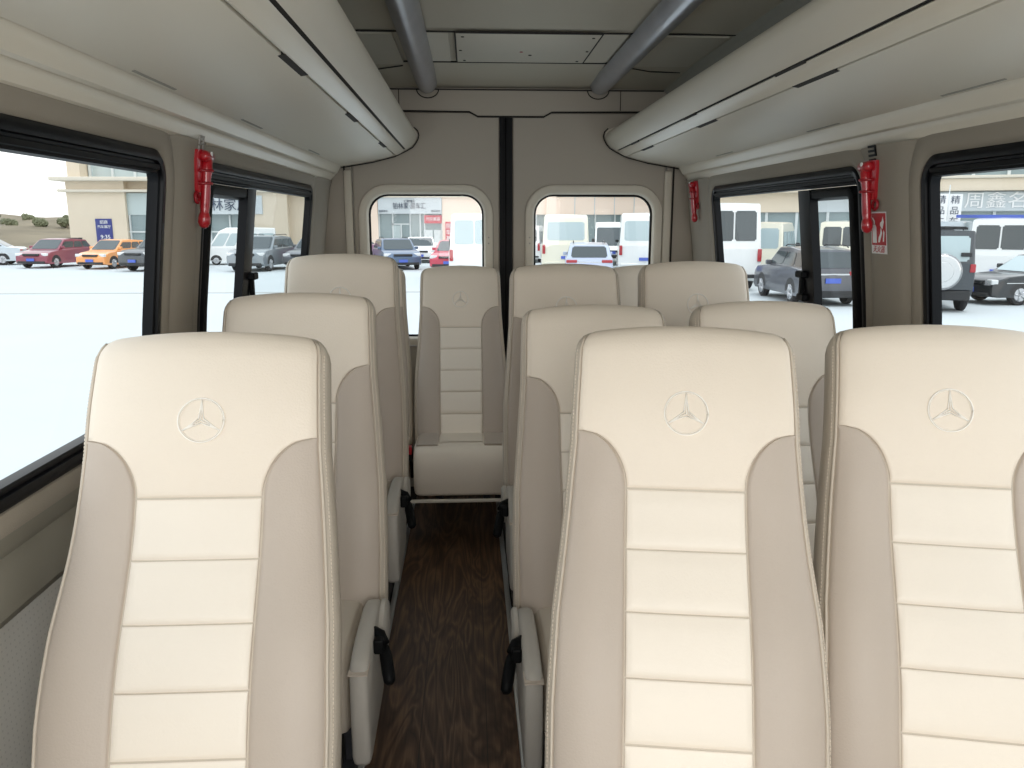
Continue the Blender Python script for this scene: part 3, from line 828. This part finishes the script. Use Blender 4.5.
def at3(o, p): return p
def vehicle(label, cat, kind, pm, loc, heading, L=4.5, Wd=1.8, H=1.5, glass=None, plate=True, group=None, name=None):
    """local +x is the front; heading measured from the world +X axis, degrees"""
    t = empty(name or {'sedan': 'car', 'hatch': 'car', 'suv': 'car', 'van': 'van', 'bus': 'minibus', 'jeep': 'offroad_car'}[kind], label, cat, (loc[0], loc[1], GZ), R(heading), group)
    gl = glass or M['carglass']; hw = Wd/2
    # side silhouettes in fractions of L and H: lower body, cabin base and roof
    S = {
     'sedan': dict(low=[(-.5, .22), (-.5, .60), (-.47, .66), (-.30, .68), (.18, .64), (.40, .58), (.47, .50), (.50, .40), (.50, .20), (.46, .16), (-.46, .16)], cab=[(-.36, .66), (-.20, .99), (-.02, 1.0), (.07, .97), (.22, .63)], wh=.215, ax=.30),
     'hatch': dict(low=[(-.5, .22), (-.5, .55), (-.48, .66), (-.30, .66), (.20, .63), (.40, .57), (.47, .50), (.50, .40), (.50, .20), (.46, .15), (-.46, .15)], cab=[(-.48, .64), (-.40, .95), (-.10, 1.0), (.05, .98), (.24, .62)], wh=.21, ax=.31),
     'suv': dict(low=[(-.5, .24), (-.5, .50), (-.49, .64), (-.30, .66), (.20, .64), (.42, .60), (.48, .52), (.50, .42), (.50, .22), (.46, .16), (-.46, .16)], cab=[(-.485, .62), (-.42, .95), (-.15, 1.0), (.05, .98), (.22, .62)], wh=.215, ax=.30),
     'jeep': dict(low=[(-.5, .28), (-.5, .60), (.22, .60), (.48, .58), (.50, .50), (.50, .26), (.46, .2), (-.46, .2)], cab=[(-.495, .58), (-.475, .99), (-.1, 1.0), (.12, .99), (.20, .58)], wh=.20, ax=.32),
     'van': dict(low=[(-.5, .14), (-.5, .48), (-.3, .50), (.33, .49), (.43, .44), (.48, .36), (.50, .28), (.50, .14), (.46, .11), (-.46, .11)], cab=[(-.497, .46), (-.475, .98), (-.15, 1.0), (.15, .99), (.25, .90), (.42, .42)], wh=.125, ax=.31),
     'bus': dict(low=[(-.5, .14), (-.5, .48), (-.3, .48), (.40, .48), (.47, .44), (.50, .34), (.50, .14), (.46, .11), (-.46, .11)], cab=[(-.497, .46), (-.47, .95), (-.40, 1.0), (.36, 1.0), (.43, .93), (.49, .44)], wh=.135, ax=.30)}[kind]
    low = [(x*L, z*H) for x, z in S['low']]; cab = [(x*L, z*H) for x, z in S['cab']]
    # lower body
    bm = bmesh.new(); loops = []
    for ky, kx, kz in ((-1, .955, .02), (-.97, .98, .008), (-.8, .992, 0), (-.4, 1, 0), (0, 1.002, 0), (.4, 1, 0), (.8, .992, 0), (.97, .98, .008), (1, .955, .02)):
        loops.append([(x*kx, ky*hw, z-(kz*H if z > .4*H else 0)) for x, z in low])
    vv = loft(bm, loops); bm.faces.new(vv[0]); bm.faces.new(vv[-1])
    mesh_obj('body', bm, pm, t, angle=28)
    # cabin shell, leaning inwards to the roof
    zb = cab[0][1]; zt = max(z for _, z in cab); lean = .16 if kind in ('sedan', 'hatch', 'suv') else .07 if kind != 'jeep' else .05
    def yw(z, k=1): return hw*(.955 - lean*(z-zb)/(zt-zb))*k
    bm = bmesh.new(); loops = []
    for k, dz in ((-1, .02), (-.94, .004), (-.5, 0), (0, -.004), (.5, 0), (.94, .004), (1, .02)):
        loops.append([(x*(.985 if abs(k) == 1 else 1), yw(z, k), z-(dz*H if z > zb+.1 else 0)) for x, z in cab])
    vv = loft(bm, loops); bm.faces.new(vv[0]); bm.faces.new(vv[-1])
    mesh_obj('roof_and_pillars', bm, pm, t, angle=35)
    def lerp(a, b, k): return (a[0]+(b[0]-a[0])*k, a[1]+(b[1]-a[1])*k)
    n = len(cab)
    def cross(name, p, q, a, b, m, wk=.86, off=.012, parts=1):
        """glass across the width between silhouette points"""
        P0, P1 = lerp(p, q, a), lerp(p, q, b)
        d = Vector((q[0]-p[0], 0, q[1]-p[1])).normalized(); nn = Vector((d.z, 0, -d.x))
        if (nn.x > 0) != (p[0] > 0): nn = -nn
        for j in range(parts):
            bm = bmesh.new()
            u0 = -wk+2*wk*j/parts+(.03 if j else 0); u1 = -wk+2*wk*(j+1)/parts-(.03 if j < parts-1 else 0)
            pts = [Vector((P0[0], yw(P0[1], u), P0[1]))+nn*off for u in (u0, u1)] + [Vector((P1[0], yw(P1[1], u*.97), P1[1]))+nn*off for u in (u1, u0)]
            f = bm.faces.new([bm.verts.new(v) for v in pts])
            bmesh.ops.bevel(bm, geom=bm.verts[:], offset=.05, segments=3, affect='VERTICES')
            mesh_obj(name, bm, m, t)
    wfront, wrear = (cab[-2], cab[-1]), (cab[1], cab[0])
    top = .08
    cross('windshield', wfront[0], wfront[1], .06, .93, gl, .90)
    cross('rear_window', wrear[0], wrear[1], .10 if kind not in ('van', 'bus', 'jeep') else .16, .90 if kind not in ('van', 'bus') else .80, gl, .84, parts=2 if kind == 'van' else 1)
    # side glass
    def xat(z, front):
        if front:
            a, b = cab[-2], cab[-1]
        else: a, b = cab[1], cab[0]
        k = (z-a[1])/(b[1]-a[1]); return a[0]+(b[0]-a[0])*max(0, min(1, k))
    z0 = zb+.05*H; z1 = zt-(.10 if kind not in ('van', 'bus') else .16)*H
    xr0, xr1, xf0, xf1 = xat(z0, 0)+.10, xat(z1, 0)+.10, xat(z0, 1)-.10, xat(z1, 1)-.10
    cuts = {'sedan': [0, .47, 1], 'hatch': [0, .25, .58, 1], 'suv': [0, .22, .58, 1], 'jeep': [0, .36, .68, 1], 'van': [0, .30, .62, .8, 1], 'bus': [0, .2, .4, .6, .8, 1]}[kind]
    for sd in (-1, 1):
        for a, b in zip(cuts, cuts[1:]):
            a2, b2 = a+(.012 if a else 0), b-(.012 if b < 1 else 0)
            A = xr0+(xf0-xr0)*a2; B = xr0+(xf0-xr0)*b2; C = xr1+(xf1-xr1)*b2; D = xr1+(xf1-xr1)*a2
            bm = bmesh.new()
            pts = [(A, sd*(yw(z0)+.008), z0), (B, sd*(yw(z0)+.008), z0), (C, sd*(yw(z1)+.008), z1), (D, sd*(yw(z1)+.008), z1)]
            bm.faces.new([bm.verts.new(p) for p in pts]); bmesh.ops.bevel(bm, geom=bm.verts[:], offset=.04, segments=2, affect='VERTICES')
            mesh_obj('side_window', bm, gl, t)
    # wheels with arches
    wr = S['wh']*H*1.0 if kind not in ('van', 'bus') else S['wh']*H
    for sx in (-1, 1):
        for sd in (-1, 1):
            bm = bmesh.new(); c = (sx*S['ax']*L, sd*(hw-.20), wr)
            disc(bm, c, (0, sd, 0), wr*.96, .02, 24, r2=wr); disc(bm, (c[0], sd*(hw-.18), wr), (0, sd, 0), wr, .15, 24); disc(bm, (c[0], sd*(hw-.03), wr), (0, sd, 0), wr, .025, 24, r2=wr*.9)
            w = mesh_obj('wheel', bm, M['tyre'], t)
            bm = bmesh.new(); disc(bm, (c[0], sd*(hw-.004), wr), (0, sd, 0), wr*.66, .008, 20, r2=wr*.6)
            for k in range(5):
                a = 2*PI*k/5; p0 = Vector((c[0], sd*(hw+.006), wr)); p1 = p0+Vector((math.cos(a), 0, math.sin(a)))*wr*.6
                add_tube(bm, [p0, p1], .035, 4)
            mesh_obj('rim', bm, M['rim'], w)
            bm = bmesh.new(); r1 = wr*1.17
            A0 = [Vector((c[0]+r1*math.cos(a), sd*(hw+.002), wr+r1*math.sin(a))) for a in [PI*k/14 for k in range(15)]]
            bm.faces.new([bm.verts.new(v) for v in A0]); mesh_obj('wheel_arch', bm, M['trimblack'], t)
    # lamps, bumpers, grille, plate, mirrors
    zl = {'sedan': .47, 'hatch': .48, 'suv': .50, 'jeep': .50, 'van': .34, 'bus': .33}[kind]*H
    for sd in (-1, 1):
        bm = bmesh.new(); add_box(bm, .445*L, .487*L, sd*hw*.80-.19, sd*hw*.80+.17*1, zl-.08, zl+.07, .03, 2, rot=Matrix.Rotation(sd*-.30, 3, 'Z'))
        mesh_obj('headlight', bm, M['lamp'], t)
        if kind in ('van', 'bus', 'jeep'):
            bm = bmesh.new(); add_box(bm, -.503*L, -.485*L, sd*hw*.90-.07, sd*hw*.90+.07, zl-.02, zl+(.42 if kind != 'jeep' else .2), .02, 2)
        else:
            bm = bmesh.new(); add_box(bm, -.502*L, -.455*L, sd*hw*.74-.22, sd*hw*.74+.20, .53*H, .60*H, .025, 2)
        mesh_obj('tail_light', bm, M['tail'], t)
        bm = bmesh.new(); mx = cab[-1][0]-.30 if kind not in ('van', 'bus') else cab[-1][0]-.1
        add_box(bm, mx-.06, mx+.06, sd*(hw+.02)-.09, sd*(hw+.02)+.09, zb+.04, zb+(.18 if kind != 'van' else .38), .03, 2)
        mesh_obj('wing_mirror', bm, pm if kind not in ('van', 'bus', 'jeep') else M['trimblack'], t)
    bm = bmesh.new(); add_box(bm, .46*L, .506*L, -hw*.5, hw*.5, zl-.07, zl+.035, .02, 1); mesh_obj('grille', bm, M['trimblack'], t)
    bm = bmesh.new(); add_box(bm, .455*L, .508*L, -hw*.86, hw*.86, .17*H, .25*H, .03, 2); mesh_obj('front_bumper', bm, M['trimblack'] if kind != 'bus' else pm, t)
    bm = bmesh.new(); add_box(bm, -.508*L, -.46*L, -hw*.90, hw*.90, .15*H, .27*H if kind not in ('van', 'bus') else .19*H, .03, 2); mesh_obj('rear_bumper', bm, M['trimblack'] if kind in ('suv', 'van', 'jeep') else pm, t)
    if plate:
        bm = bmesh.new(); add_box(bm, .508*L, .515*L, -.22, .22, .30*H-.07, .30*H+.07); mesh_obj('front_plate', bm, M['plate'], t)
        bm = bmesh.new(); zp_ = .44*H if kind not in ('van', 'bus') else .26*H
        add_box(bm, -.512*L, -.505*L, -.22, .22, zp_-.07, zp_+.07); mesh_obj('rear_plate', bm, M['plate'], t)
    if kind in ('suv', 'jeep'):
        for sd in (-1, 1):
            bm = bmesh.new(); add_tube(bm, [(-.38*L, sd*hw*.66, zt-.01), (-.35*L, sd*hw*.66, zt+.045), (-.02*L, sd*hw*.66, zt+.045), (.02*L, sd*hw*.66, zt-.01)], .018, 6); mesh_obj('roof_rail', bm, M['trimblack'], t)
    if kind == 'suv':
        bm = bmesh.new(); add_box(bm, -.498*L, -.49*L, -.30*Wd, .30*Wd, .535*H, .56*H); mesh_obj('chrome_strip', bm, M['chrome'], t)
    if kind == 'sedan':
        for sd in (-1, 1):
            bm = bmesh.new(); add_box(bm, -.40*L, .40*L, sd*(hw+.004)-.006, sd*(hw+.004)+.006, .44*H, .455*H); mesh_obj('side_strip', bm, M['chrome'], t)
    if kind == 'jeep':
        bm = bmesh.new(); zc_ = .50*H
        disc(bm, (-.508*L, .02, zc_), (-1, 0, 0), .48, .04, 32); disc(bm, (-.508*L-.04, .02, zc_), (-1, 0, 0), .48, .18, 32, r2=.48)
        w = mesh_obj('spare_wheel_cover', bm, M['rim'], t)
        bm = bmesh.new(); disc(bm, (-.508*L-.22, .02, zc_), (-1, 0, 0), .475, .02, 32, r2=.41); disc(bm, (-.508*L-.24, .02, zc_), (-1, 0, 0), .27, .008, 24, r2=.26); mesh_obj('cover_plate', bm, M['chrome'], w)
        bm = bmesh.new()
        for k in range(5): add_box(bm, -.46*L, .05*L, -hw*.62+k*hw*.31-.02, -hw*.62+k*hw*.31+.02, H+.05, H+.08)
        for k in range(4): add_box(bm, -.45*L+k*.16*L, -.43*L+k*.16*L, -hw*.7, hw*.7, H+.0, H+.06)
        mesh_obj('roof_rack', bm, M['trimblack'], t)
        bm = bmesh.new(); add_box(bm, -.51*L, -.49*L, -.7, -.45, zc_+.40, zc_+.50, .01, 1); mesh_obj('rear_bracket', bm, M['trimblack'], t)
    return t

silver = paint('silver paint', (.50, .56, .60)); white = paint('white paint', (.84, .85, .84), 0); cream = paint('cream paint', (.84, .80, .66), 0)
burg = paint('burgundy paint', (.26, .055, .085)); orng = paint('orange paint', (.85, .36, .12), 0); dark = paint('dark paint', (.05, .06, .07))
greyp = paint('grey paint', (.20, .205, .22), .3); grey2 = paint('mid grey paint', (.24, .27, .29), .3); blue = paint('dark blue paint', (.11, .16, .25), .3)
redp = paint('red paint', (.55, .05, .09), 0); lav = paint('pale blue paint', (.50, .56, .70), .2); blk = paint('black paint', (.018, .022, .026), .1)
darkgrey = paint('graphite paint', (.10, .105, .12), .3); purp = paint('purple paint', (.22, .10, .18))
# left of the van
vehicle('pale silver sedan at the left edge of the photo, seen from the side', 'car', 'sedan', silver, (-28.0, 47.6), 196, 4.9, 1.85, 1.5)
vehicle('burgundy hatchback parked between the silver sedan and the orange hatchback', 'car', 'hatch', burg, (-22.6, 45.6), 260, 4.0, 1.8, 1.52)
vehicle('orange hatchback parked in front of the beige building', 'car', 'hatch', orng, (-19.0, 44.5), 256, 3.9, 1.7, 1.50)
vehicle('dark off-road car half hidden by the left front window frame', 'car', 'suv', dark, (-15.7, 42.6), 250, 4.5, 1.85, 1.75)
vehicle('white van seen through the sliding pane of the left rear window', 'van', 'van', white, (-13.3, 47.8), 196, 4.2, 1.8, 2.1, glass=M['vanglass'])
vehicle('grey sedan seen nose-on right of the left sliding sash', 'car', 'suv', grey2, (-10.6, 42.3), 262, 4.7, 1.9, 1.72)
vehicle('dark grey car at the rear edge of the left sliding window', 'car', 'sedan', greyp, (-8.1, 43.8), 258, 4.8, 1.85, 1.62)
# behind the van, left door window
vehicle('dark blue car nearest in the rear left door window', 'car', 'suv', blue, (-3.9, 43.4), 284, 4.6, 1.9, 1.55)
vehicle('purple car at the left edge of the rear left door window', 'car', 'sedan', purp, (-7.6, 51.4), 180, 4.5, 1.8, 1.55)
vehicle('white sedan between the dark blue and the red car', 'car', 'sedan', white, (-3.0, 50.4), 272, 4.6, 1.9, 1.5)
vehicle('red car beside the white van in the rear left door window', 'car', 'hatch', redp, (-.75, 41.8), 262, 4.3, 1.85, 1.5)
vehicle('tall white van close behind the rear left door', 'van', 'van', white, (.20, 34.2), 90, 5.6, 2.0, 2.75, glass=M['vanglass'], plate=False)
# rear right door window
vehicle('cream and white minibus left in the rear right door window', 'minibus', 'bus', cream, (5.0, 42.3), 84, 6.5, 2.35, 2.75, glass=M['vanglass'])
vehicle('small white van half hidden left of the cream minibus', 'van', 'van', white, (3.7, 50.5), 80, 5.0, 1.9, 2.2)
vehicle('silver-blue car with a dark rear window in front of the minibuses', 'car', 'suv', lav, (4.9, 33.3), 83, 4.5, 1.85, 1.6)
vehicle('white van between the two minibuses, front towards the camera', 'van', 'van', white, (8.3, 47.5), 262, 5.4, 2.0, 2.4)
vehicle('white minibus at the right edge of the rear right door window', 'minibus', 'bus', white, (8.6, 40.2), 80, 7.0, 2.35, 2.8, glass=M['vanglass'])
# right side
vehicle('white high-roof van at the far edge of the right sliding window', 'van', 'van', white, (9.35, 31.1), 88, 6.4, 2.05, 3.1)
vehicle('cream van behind the grey car in the right sliding window', 'van', 'van', cream, (12.9, 34.5), 62, 5.5, 2.0, 2.4, glass=M['vanglass'])
vehicle('cream van behind the roof of the grey car, nearest the pillar', 'van', 'van', cream, (17.2, 36.4), 62, 5.5, 2.0, 2.45)
vehicle('dark grey car with a blue plate in the right sliding window', 'car', 'suv', darkgrey, (10.5, 24.8), 88, 4.4, 1.82, 1.68)
vehicle('dark off-road car with a round silver spare wheel cover', 'car', 'jeep', dark, (13.3, 23.05), 72, 4.3, 1.7, 2.2, glass=M['vanglass'])
vehicle('grey van half hidden behind the off-road car', 'van', 'van', silver, (20.1, 33.3), 52, 5.4, 2.0, 2.45)
vehicle('white high-roof van at the right edge, behind the black sedan', 'van', 'van', white, (20.5, 30.2), 54, 5.6, 2.05, 2.55)
vehicle('black sedan at the right edge of the photo, in front of the white van', 'car', 'sedan', blk, (17.4, 23.6), 184, 4.7, 1.8, 1.45, glass=M['vanglass'])

def bbox(name, x0, x1, y0, y1, z0, z1, m, par, bev=0):
    p = par.location
    return box(name, x0-p.x, x1-p.x, y0-p.y, y1-p.y, z0-p.z, z1-p.z, m, par, bev=bev)
def btext(name, s, size, m, x, y, z, par, sx=1, rz=0):
    p = par.location
    return text_obj(name, s, size, m, (x-p.x, y-p.y, z-p.z), (R(90), 0, rz), par, ext=.01, sx=sx)
# beige building on the left
FY = 55.0
b = empty('beige_building', 'beige stone building with a cornice, left of the yard', 'building', (-19, FY, GZ))
bbox('wall', -26.2, -22.5, FY, FY+12, GZ, 4.2, M['stone'], b); bbox('wall', -22.5, -9.6, FY+.6, FY+12, GZ, 4.2, M['stone'], b)
bbox('wall', -14.2, -12.0, FY-.1, FY+3, GZ, 4.2, M['stone'], b)
bbox('cornice', -26.9, -9.0, FY-.7, FY+12, 4.05, 4.30, M['stone2'], b, .04); bbox('cornice', -26.6, -9.2, FY-.35, FY+12, 3.35, 3.52, M['stone2'], b, .03)
bbox('wall', -26.0, -25.2, FY, FY+12, 4.3, 7.5, M['stone'], b); bbox('wall', -25.2, -9.6, FY+1.2, FY+12, 4.3, 7.5, M['facadelight'], b)
bbox('balcony_rail', -26.5, -9.4, FY-.3, FY-.2, 5.72, 5.9, M['stone2'], b)
for k in range(11): bbox('window_frame', -25.1+k*1.45, -24.95+k*1.45, FY+1.05, FY+1.2, 4.3, 7.4, M['frame'], b)
bbox('shop_front', -22.5, -14.2, FY+.4, FY+.6, GZ, 3.3, M['facadeglass'], b); bbox('fascia', -22.5, -14.2, FY+.3, FY+.4, 1.9, 3.3, M['facadelight'], b)
for k in range(7): bbox('shop_frame', -22.45+k*1.3, -22.35+k*1.3, FY+.25, FY+.4, GZ, 1.9, M['frame'], b)
bbox('shop_frame', -22.5, -14.2, FY+.26, FY+.4, .75, .85, M['frame'], b)
s = empty('blue_poster', 'dark blue poster with white lines of writing on the beige building wall', 'poster', (-23.95, FY-.05, .95))
bbox('board', -24.5, -23.45, FY-.06, FY-.01, .0, 1.65, M['signblue'], s)
btext('lettering', '招商', .26, M['white'], -23.95, FY-.08, 1.42, s); btext('lettering', '汽车展厅', .22, M['white'], -23.95, FY-.08, 1.12, s); btext('lettering', '9:35', .38, M['white'], -23.92, FY-.08, .46, s)
s = empty('shop_sign', 'grey shop sign with dark writing seen through the left sliding pane', 'sign', (-16.5, FY+.2, 2.4))
bbox('board', -19.6, -13.6, FY-.2, FY-.12, 1.95, 3.15, M['signgrey'], s); btext('lettering', 'C铂林家房', .85, M['ink'], -16.4, FY-.24, 2.5, s)
# shop building behind
FY = 57.0
b = empty('pink_building', 'pale pink building with a glazed shop front behind the parked cars', 'building', (-2, FY, GZ))
bbox('wall', -8.6, -6.3, FY, FY+10, GZ, 6.5, M['pinkwall'], b); bbox('wall', -1.85, 3.0, FY, FY+10, GZ, 6.5, M['pinkwall'], b); bbox('wall', -6.3, -1.85, FY+.51, FY+10, GZ, 6.5, M['pinkwall'], b)
bbox('cornice', -8.8, 3.1, FY-.25, FY, 3.12, 3.24, M['stone2'], b)
bbox('shop_front', -6.3, -1.85, FY+.3, FY+.5, GZ, 2.0, M['facadeglass'], b)
for x in (-6.3, -5.35, -4.15, -3.45, -3.15, -1.95): bbox('shop_frame', x, x+.1, FY+.2, FY+.3, GZ, 2.0, M['frame'], b)
bbox('shop_frame', -5.35, -4.1, FY+.2, FY+.3, 1.25, 1.34, M['frame'], b); bbox('shop_frame', -4.78, -4.68, FY+.2, FY+.3, GZ, 1.25, M['frame'], b)
bbox('door_leaf', -5.25, -4.8, FY+.22, FY+.28, GZ, 1.2, M['facadelight'], b); bbox('door_leaf', -3.05, -2.55, FY+.22, FY+.28, GZ, .9, M['frame'], b); bbox('door_leaf', -2.45, -1.98, FY+.22, FY+.28, GZ, .9, M['frame'], b)
s = empty('shop_sign', 'long pale grey shop sign over the glazed shop front behind the van', 'sign', (-4.05, FY-.1, 2.6))
bbox('board', -6.26, -1.88, FY-.1, FY+.28, 2.0, 3.1, M['signgrey'], s)
btext('lettering', '铂林家·房车汇', .46, M['ink'], -4.1, FY-.13, 2.50, s, .80); btext('lettering', '汇聚精品', .2, M['ink'], -4.1, FY-.13, 2.83, s); btext('lettering', '铂林房车', .16, M['ink'], -5.9, FY-.13, 2.17, s); btext('lettering', '铂林房车', .16, M['ink'], -2.3, FY-.13, 2.17, s)
s = empty('red_banner', 'red banner with light writing above the white shop doors', 'banner', (-2.5, FY, 1.7))
bbox('board', -3.1, -1.9, FY+.05, FY+.18, 1.35, 1.90, M['signred'], s); btext('lettering', '汽车美容', .28, M['white'], -2.5, FY+.03, 1.62, s, .9)
s = empty('vertical_sign', 'narrow vertical red and white sign on the pink wall', 'sign', (-1.4, FY, .6))
bbox('board', -1.65, -1.22, FY-.08, FY-.01, -.45, 1.45, M['signred'], s)
for k, c in enumerate('房车基地'): btext('lettering', c, .38, M['white'], -1.43, FY-.10, 1.15-k*.43, s)
# building behind the minibuses
b = empty('panel_building', 'building with pale panels over a dark window band behind the minibuses', 'building', (8, FY, GZ))
bbox('wall', 3.12, 16.0, FY+.6, FY+10, GZ, 6.5, M['facadeglass'], b); bbox('fascia', 3.12, 16.0, FY+.2, FY+.6, 1.95, 3.15, M['pinkwall'], b); bbox('fascia', 3.12, 16, FY+.1, FY+.6, 3.2, 6.4, M['stone2'], b)
for k in range(10): bbox('panel_joint', 3.2+k*1.4, 3.25+k*1.4, FY+.17, FY+.21, 1.95, 3.15, M['signgrey'], b); bbox('window_frame', 3.3+k*1.4, 3.4+k*1.4, FY+.5, FY+.62, GZ, 1.95, M['frame'], b)
bbox('column', 5.4, 6.1, FY-.1, FY+.6, GZ, 3.2, M['pinkwall'], b)
# building on the right
a0 = R(-22)
b = empty('shop_building', 'long building with a sign band and beige cornice on the right of the yard', 'building', (26, 44, GZ), a0)
def rb(name, x0, x1, y0, y1, z0, z1, m, bev=0): return box(name, x0, x1, y0, y1, z0-GZ, z1-GZ, m, b, bev=bev)
rb('wall', -16, 26, .5, 4, GZ, 2.0, M['facadeglass']); rb('wall', -16, 26, .3, 4, 2.0, 3.1, M['signgrey']); rb('cornice', -16.2, 26, -.5, 4, 3.1, 3.75, M['stone'], .05); rb('cornice', -16.2, 26, -.7, 4, 3.75, 3.9, M['stone2'], .03)
rb('wall', -16, 26, .6, 4, 3.9, 8, M['facadeglass']); rb('wall', -16, -7, .2, 4, 2.0, 8, M['stone'])
for k in range(20): rb('window_frame', -7+k*1.7, -6.85+k*1.7, .45, .6, 3.9, 7.8, M['frame'])
for k in range(24): rb('shop_frame', -16+k*1.7, -15.85+k*1.7, .35, .5, GZ, 2.0, M['frame'])
s = empty('shop_sign', 'grey sign board with large white characters on the right building', 'sign', b.matrix_basis @ Vector((3, .1, 3.5)), a0)
s.location = Matrix.Translation(b.location) @ Matrix.Rotation(a0, 4, 'Z') @ Vector((3, .1, 3.5))
box('board', -3.6, 4.5, -.05, .1, -.5, .5, M['signgrey'], s)
text_obj('lettering', '周鑫名车王', .92, M['white'], (.75, -.09, 0), (R(90), 0, 0), s, ext=.02, sx=1.12)
s2 = empty('shop_sign', 'red sign board at the left end of the right building sign band', 'sign', Matrix.Translation(b.location) @ Matrix.Rotation(a0, 4, 'Z') @ Vector((-2.6, .1, 3.5)), a0)
box('board', -1.6, 1.4, -.08, .1, -.5, .5, M['signred'], s2); text_obj('lettering', '名车', .8, M['white'], (.2, -.12, 0), (R(90), 0, 0), s2, ext=.02)
# two upright banners
for i, (x, y, lb) in enumerate(((23.1, 39.0, 'left of two white upright banners behind the off-road car'), (24.0, 39.3, 'right of two white upright banners behind the off-road car'))):
    s = empty('upright_banner', lb, 'banner', (x, y, GZ), R(-28)); s['group'] = 'upright white banners'
    bm = bmesh.new(); add_tube(bm, [(-.30, 0, 0), (-.30, 0, 4.2)], .025, 6); mesh_obj('pole', bm, M['frame'], s)
    box('cloth', -.30, .30, -.01, .01, 1.5, 3.75, M['white'], s)
    for k, c in enumerate('精品车行'): text_obj('lettering', c, .42, M['ink'], (0, -.02, 3.45-k*.52), (R(90), 0, 0), s, ext=.004)
s = tag(box('blue_roof_sign', 19.3, 22.4, 31.3, 31.45, 1.60, 1.72, M['navy']), 'thin blue board above the white vans on the right', 'sign'); 
# hillside and trees far left
bm = bmesh.new(); nx, ny = 50, 10; V = []
for i in range(nx+1):
    for j in range(ny+1):
        x = -110+i*2.0; y = 70+j*5.0; h_ = (j/ny)**.7*3.4
        V.append(bm.verts.new((x, y, GZ-.05+h_+.35*math.sin(x*.35+j)*math.sin(y*.2)*(j > 0))))
for i in range(nx):
    for j in range(ny): bm.faces.new((V[i*(ny+1)+j], V[(i+1)*(ny+1)+j], V[(i+1)*(ny+1)+j+1], V[i*(ny+1)+j+1]))
mesh_obj('hillside', bm, M['soil'], smooth=True, struct=True)
for i in range(26):
    x = -74+i*1.35+random.uniform(-.3, .3); y = random.uniform(88, 112); hh = random.uniform(.5, .85)
    j = (y-70)/50; zg = GZ-.05+(j**.7)*3.4+.05
    tr = empty('tree', 'dusty green tree on the hillside beyond the yard', 'tree', (x, y, zg-.3), group='trees on the far hillside')
    bm = bmesh.new(); add_tube(bm, [(0, 0, 0), (.1, 0, hh*.7)], [.14, .08], 6); mesh_obj('trunk', bm, M['soil'], tr)
    bm = bmesh.new()
    for k in range(5):
        r_ = bmesh.ops.create_icosphere(bm, subdivisions=3, radius=hh*random.uniform(.45, .7))
        o = Vector((random.uniform(-1, 1)*hh*.7, random.uniform(-.5, .5)*hh, hh*random.uniform(.6, 1.1)))
        for v in r_['verts']: v.co = v.co*random.uniform(.75, 1.2)+o
    mesh_obj('crown', bm, M['leaf'], tr)
s = tag(box('utility_box', -25.6, -24.9, 53.2, 53.8, GZ, .45, M['trimblack']), 'small dark cabinet at the left corner of the beige building', 'cabinet')
# ------------------------------------------------------------------ camera
cam = bpy.data.cameras.new('camera'); co = bpy.data.objects.new('camera', cam); COL.objects.link(co)
cam.sensor_width = 36; cam.lens = 800/1024*36; cam.clip_start = .02; cam.clip_end = 600
co.location = (0, 0, 1.44); co.rotation_euler = (R(90-11.4476), 0, R(-3.0156))
bpy.context.scene.camera = co

# ------------------------------------------------------------------ light
wd = bpy.data.worlds.new('sky'); bpy.context.scene.world = wd; wd.use_nodes = True
nt = wd.node_tree; bg = nt.nodes['Background']
tc = nt.nodes.new('ShaderNodeTexCoord'); sp = nt.nodes.new('ShaderNodeSeparateXYZ'); rp = nt.nodes.new('ShaderNodeValToRGB')
nt.links.new(tc.outputs['Generated'], sp.inputs[0]); nt.links.new(sp.outputs['Z'], rp.inputs['Fac']); nt.links.new(rp.outputs[0], bg.inputs['Color'])
rp.color_ramp.elements[0].color = (1, 1, .99, 1); rp.color_ramp.elements[1].color = (.80, .90, 1.0, 1)
bg.inputs['Strength'].default_value = 1.55
sun = bpy.data.lights.new('sun', 'SUN'); sun.energy = .9; sun.angle = R(20); sun.color = (1, .97, .92)
so_ = bpy.data.objects.new('sun', sun); COL.objects.link(so_); so_.rotation_euler = (R(8), R(14), 0)
# daylight through the windscreen and front door behind the camera
al = bpy.data.lights.new('windscreen_daylight', 'AREA'); al.shape = 'RECTANGLE'; al.size = 1.8; al.size_y = 1.1; al.energy = 30; al.color = (1, .97, .93)
ao = bpy.data.objects.new('windscreen_daylight', al); COL.objects.link(ao); ao.location = (.2, -1.25, 1.55); ao.rotation_euler = (R(80), 0, 0)
sc = bpy.context.scene
sc.view_settings.view_transform = 'Standard'; sc.view_settings.look = 'None'; sc.view_settings.exposure = 0.14; sc.view_settings.gamma = 1
sc.cycles.max_bounces = 8; sc.cycles.diffuse_bounces = 5; sc.cycles.transparent_max_bounces = 16
sc.cycles.use_denoising = True
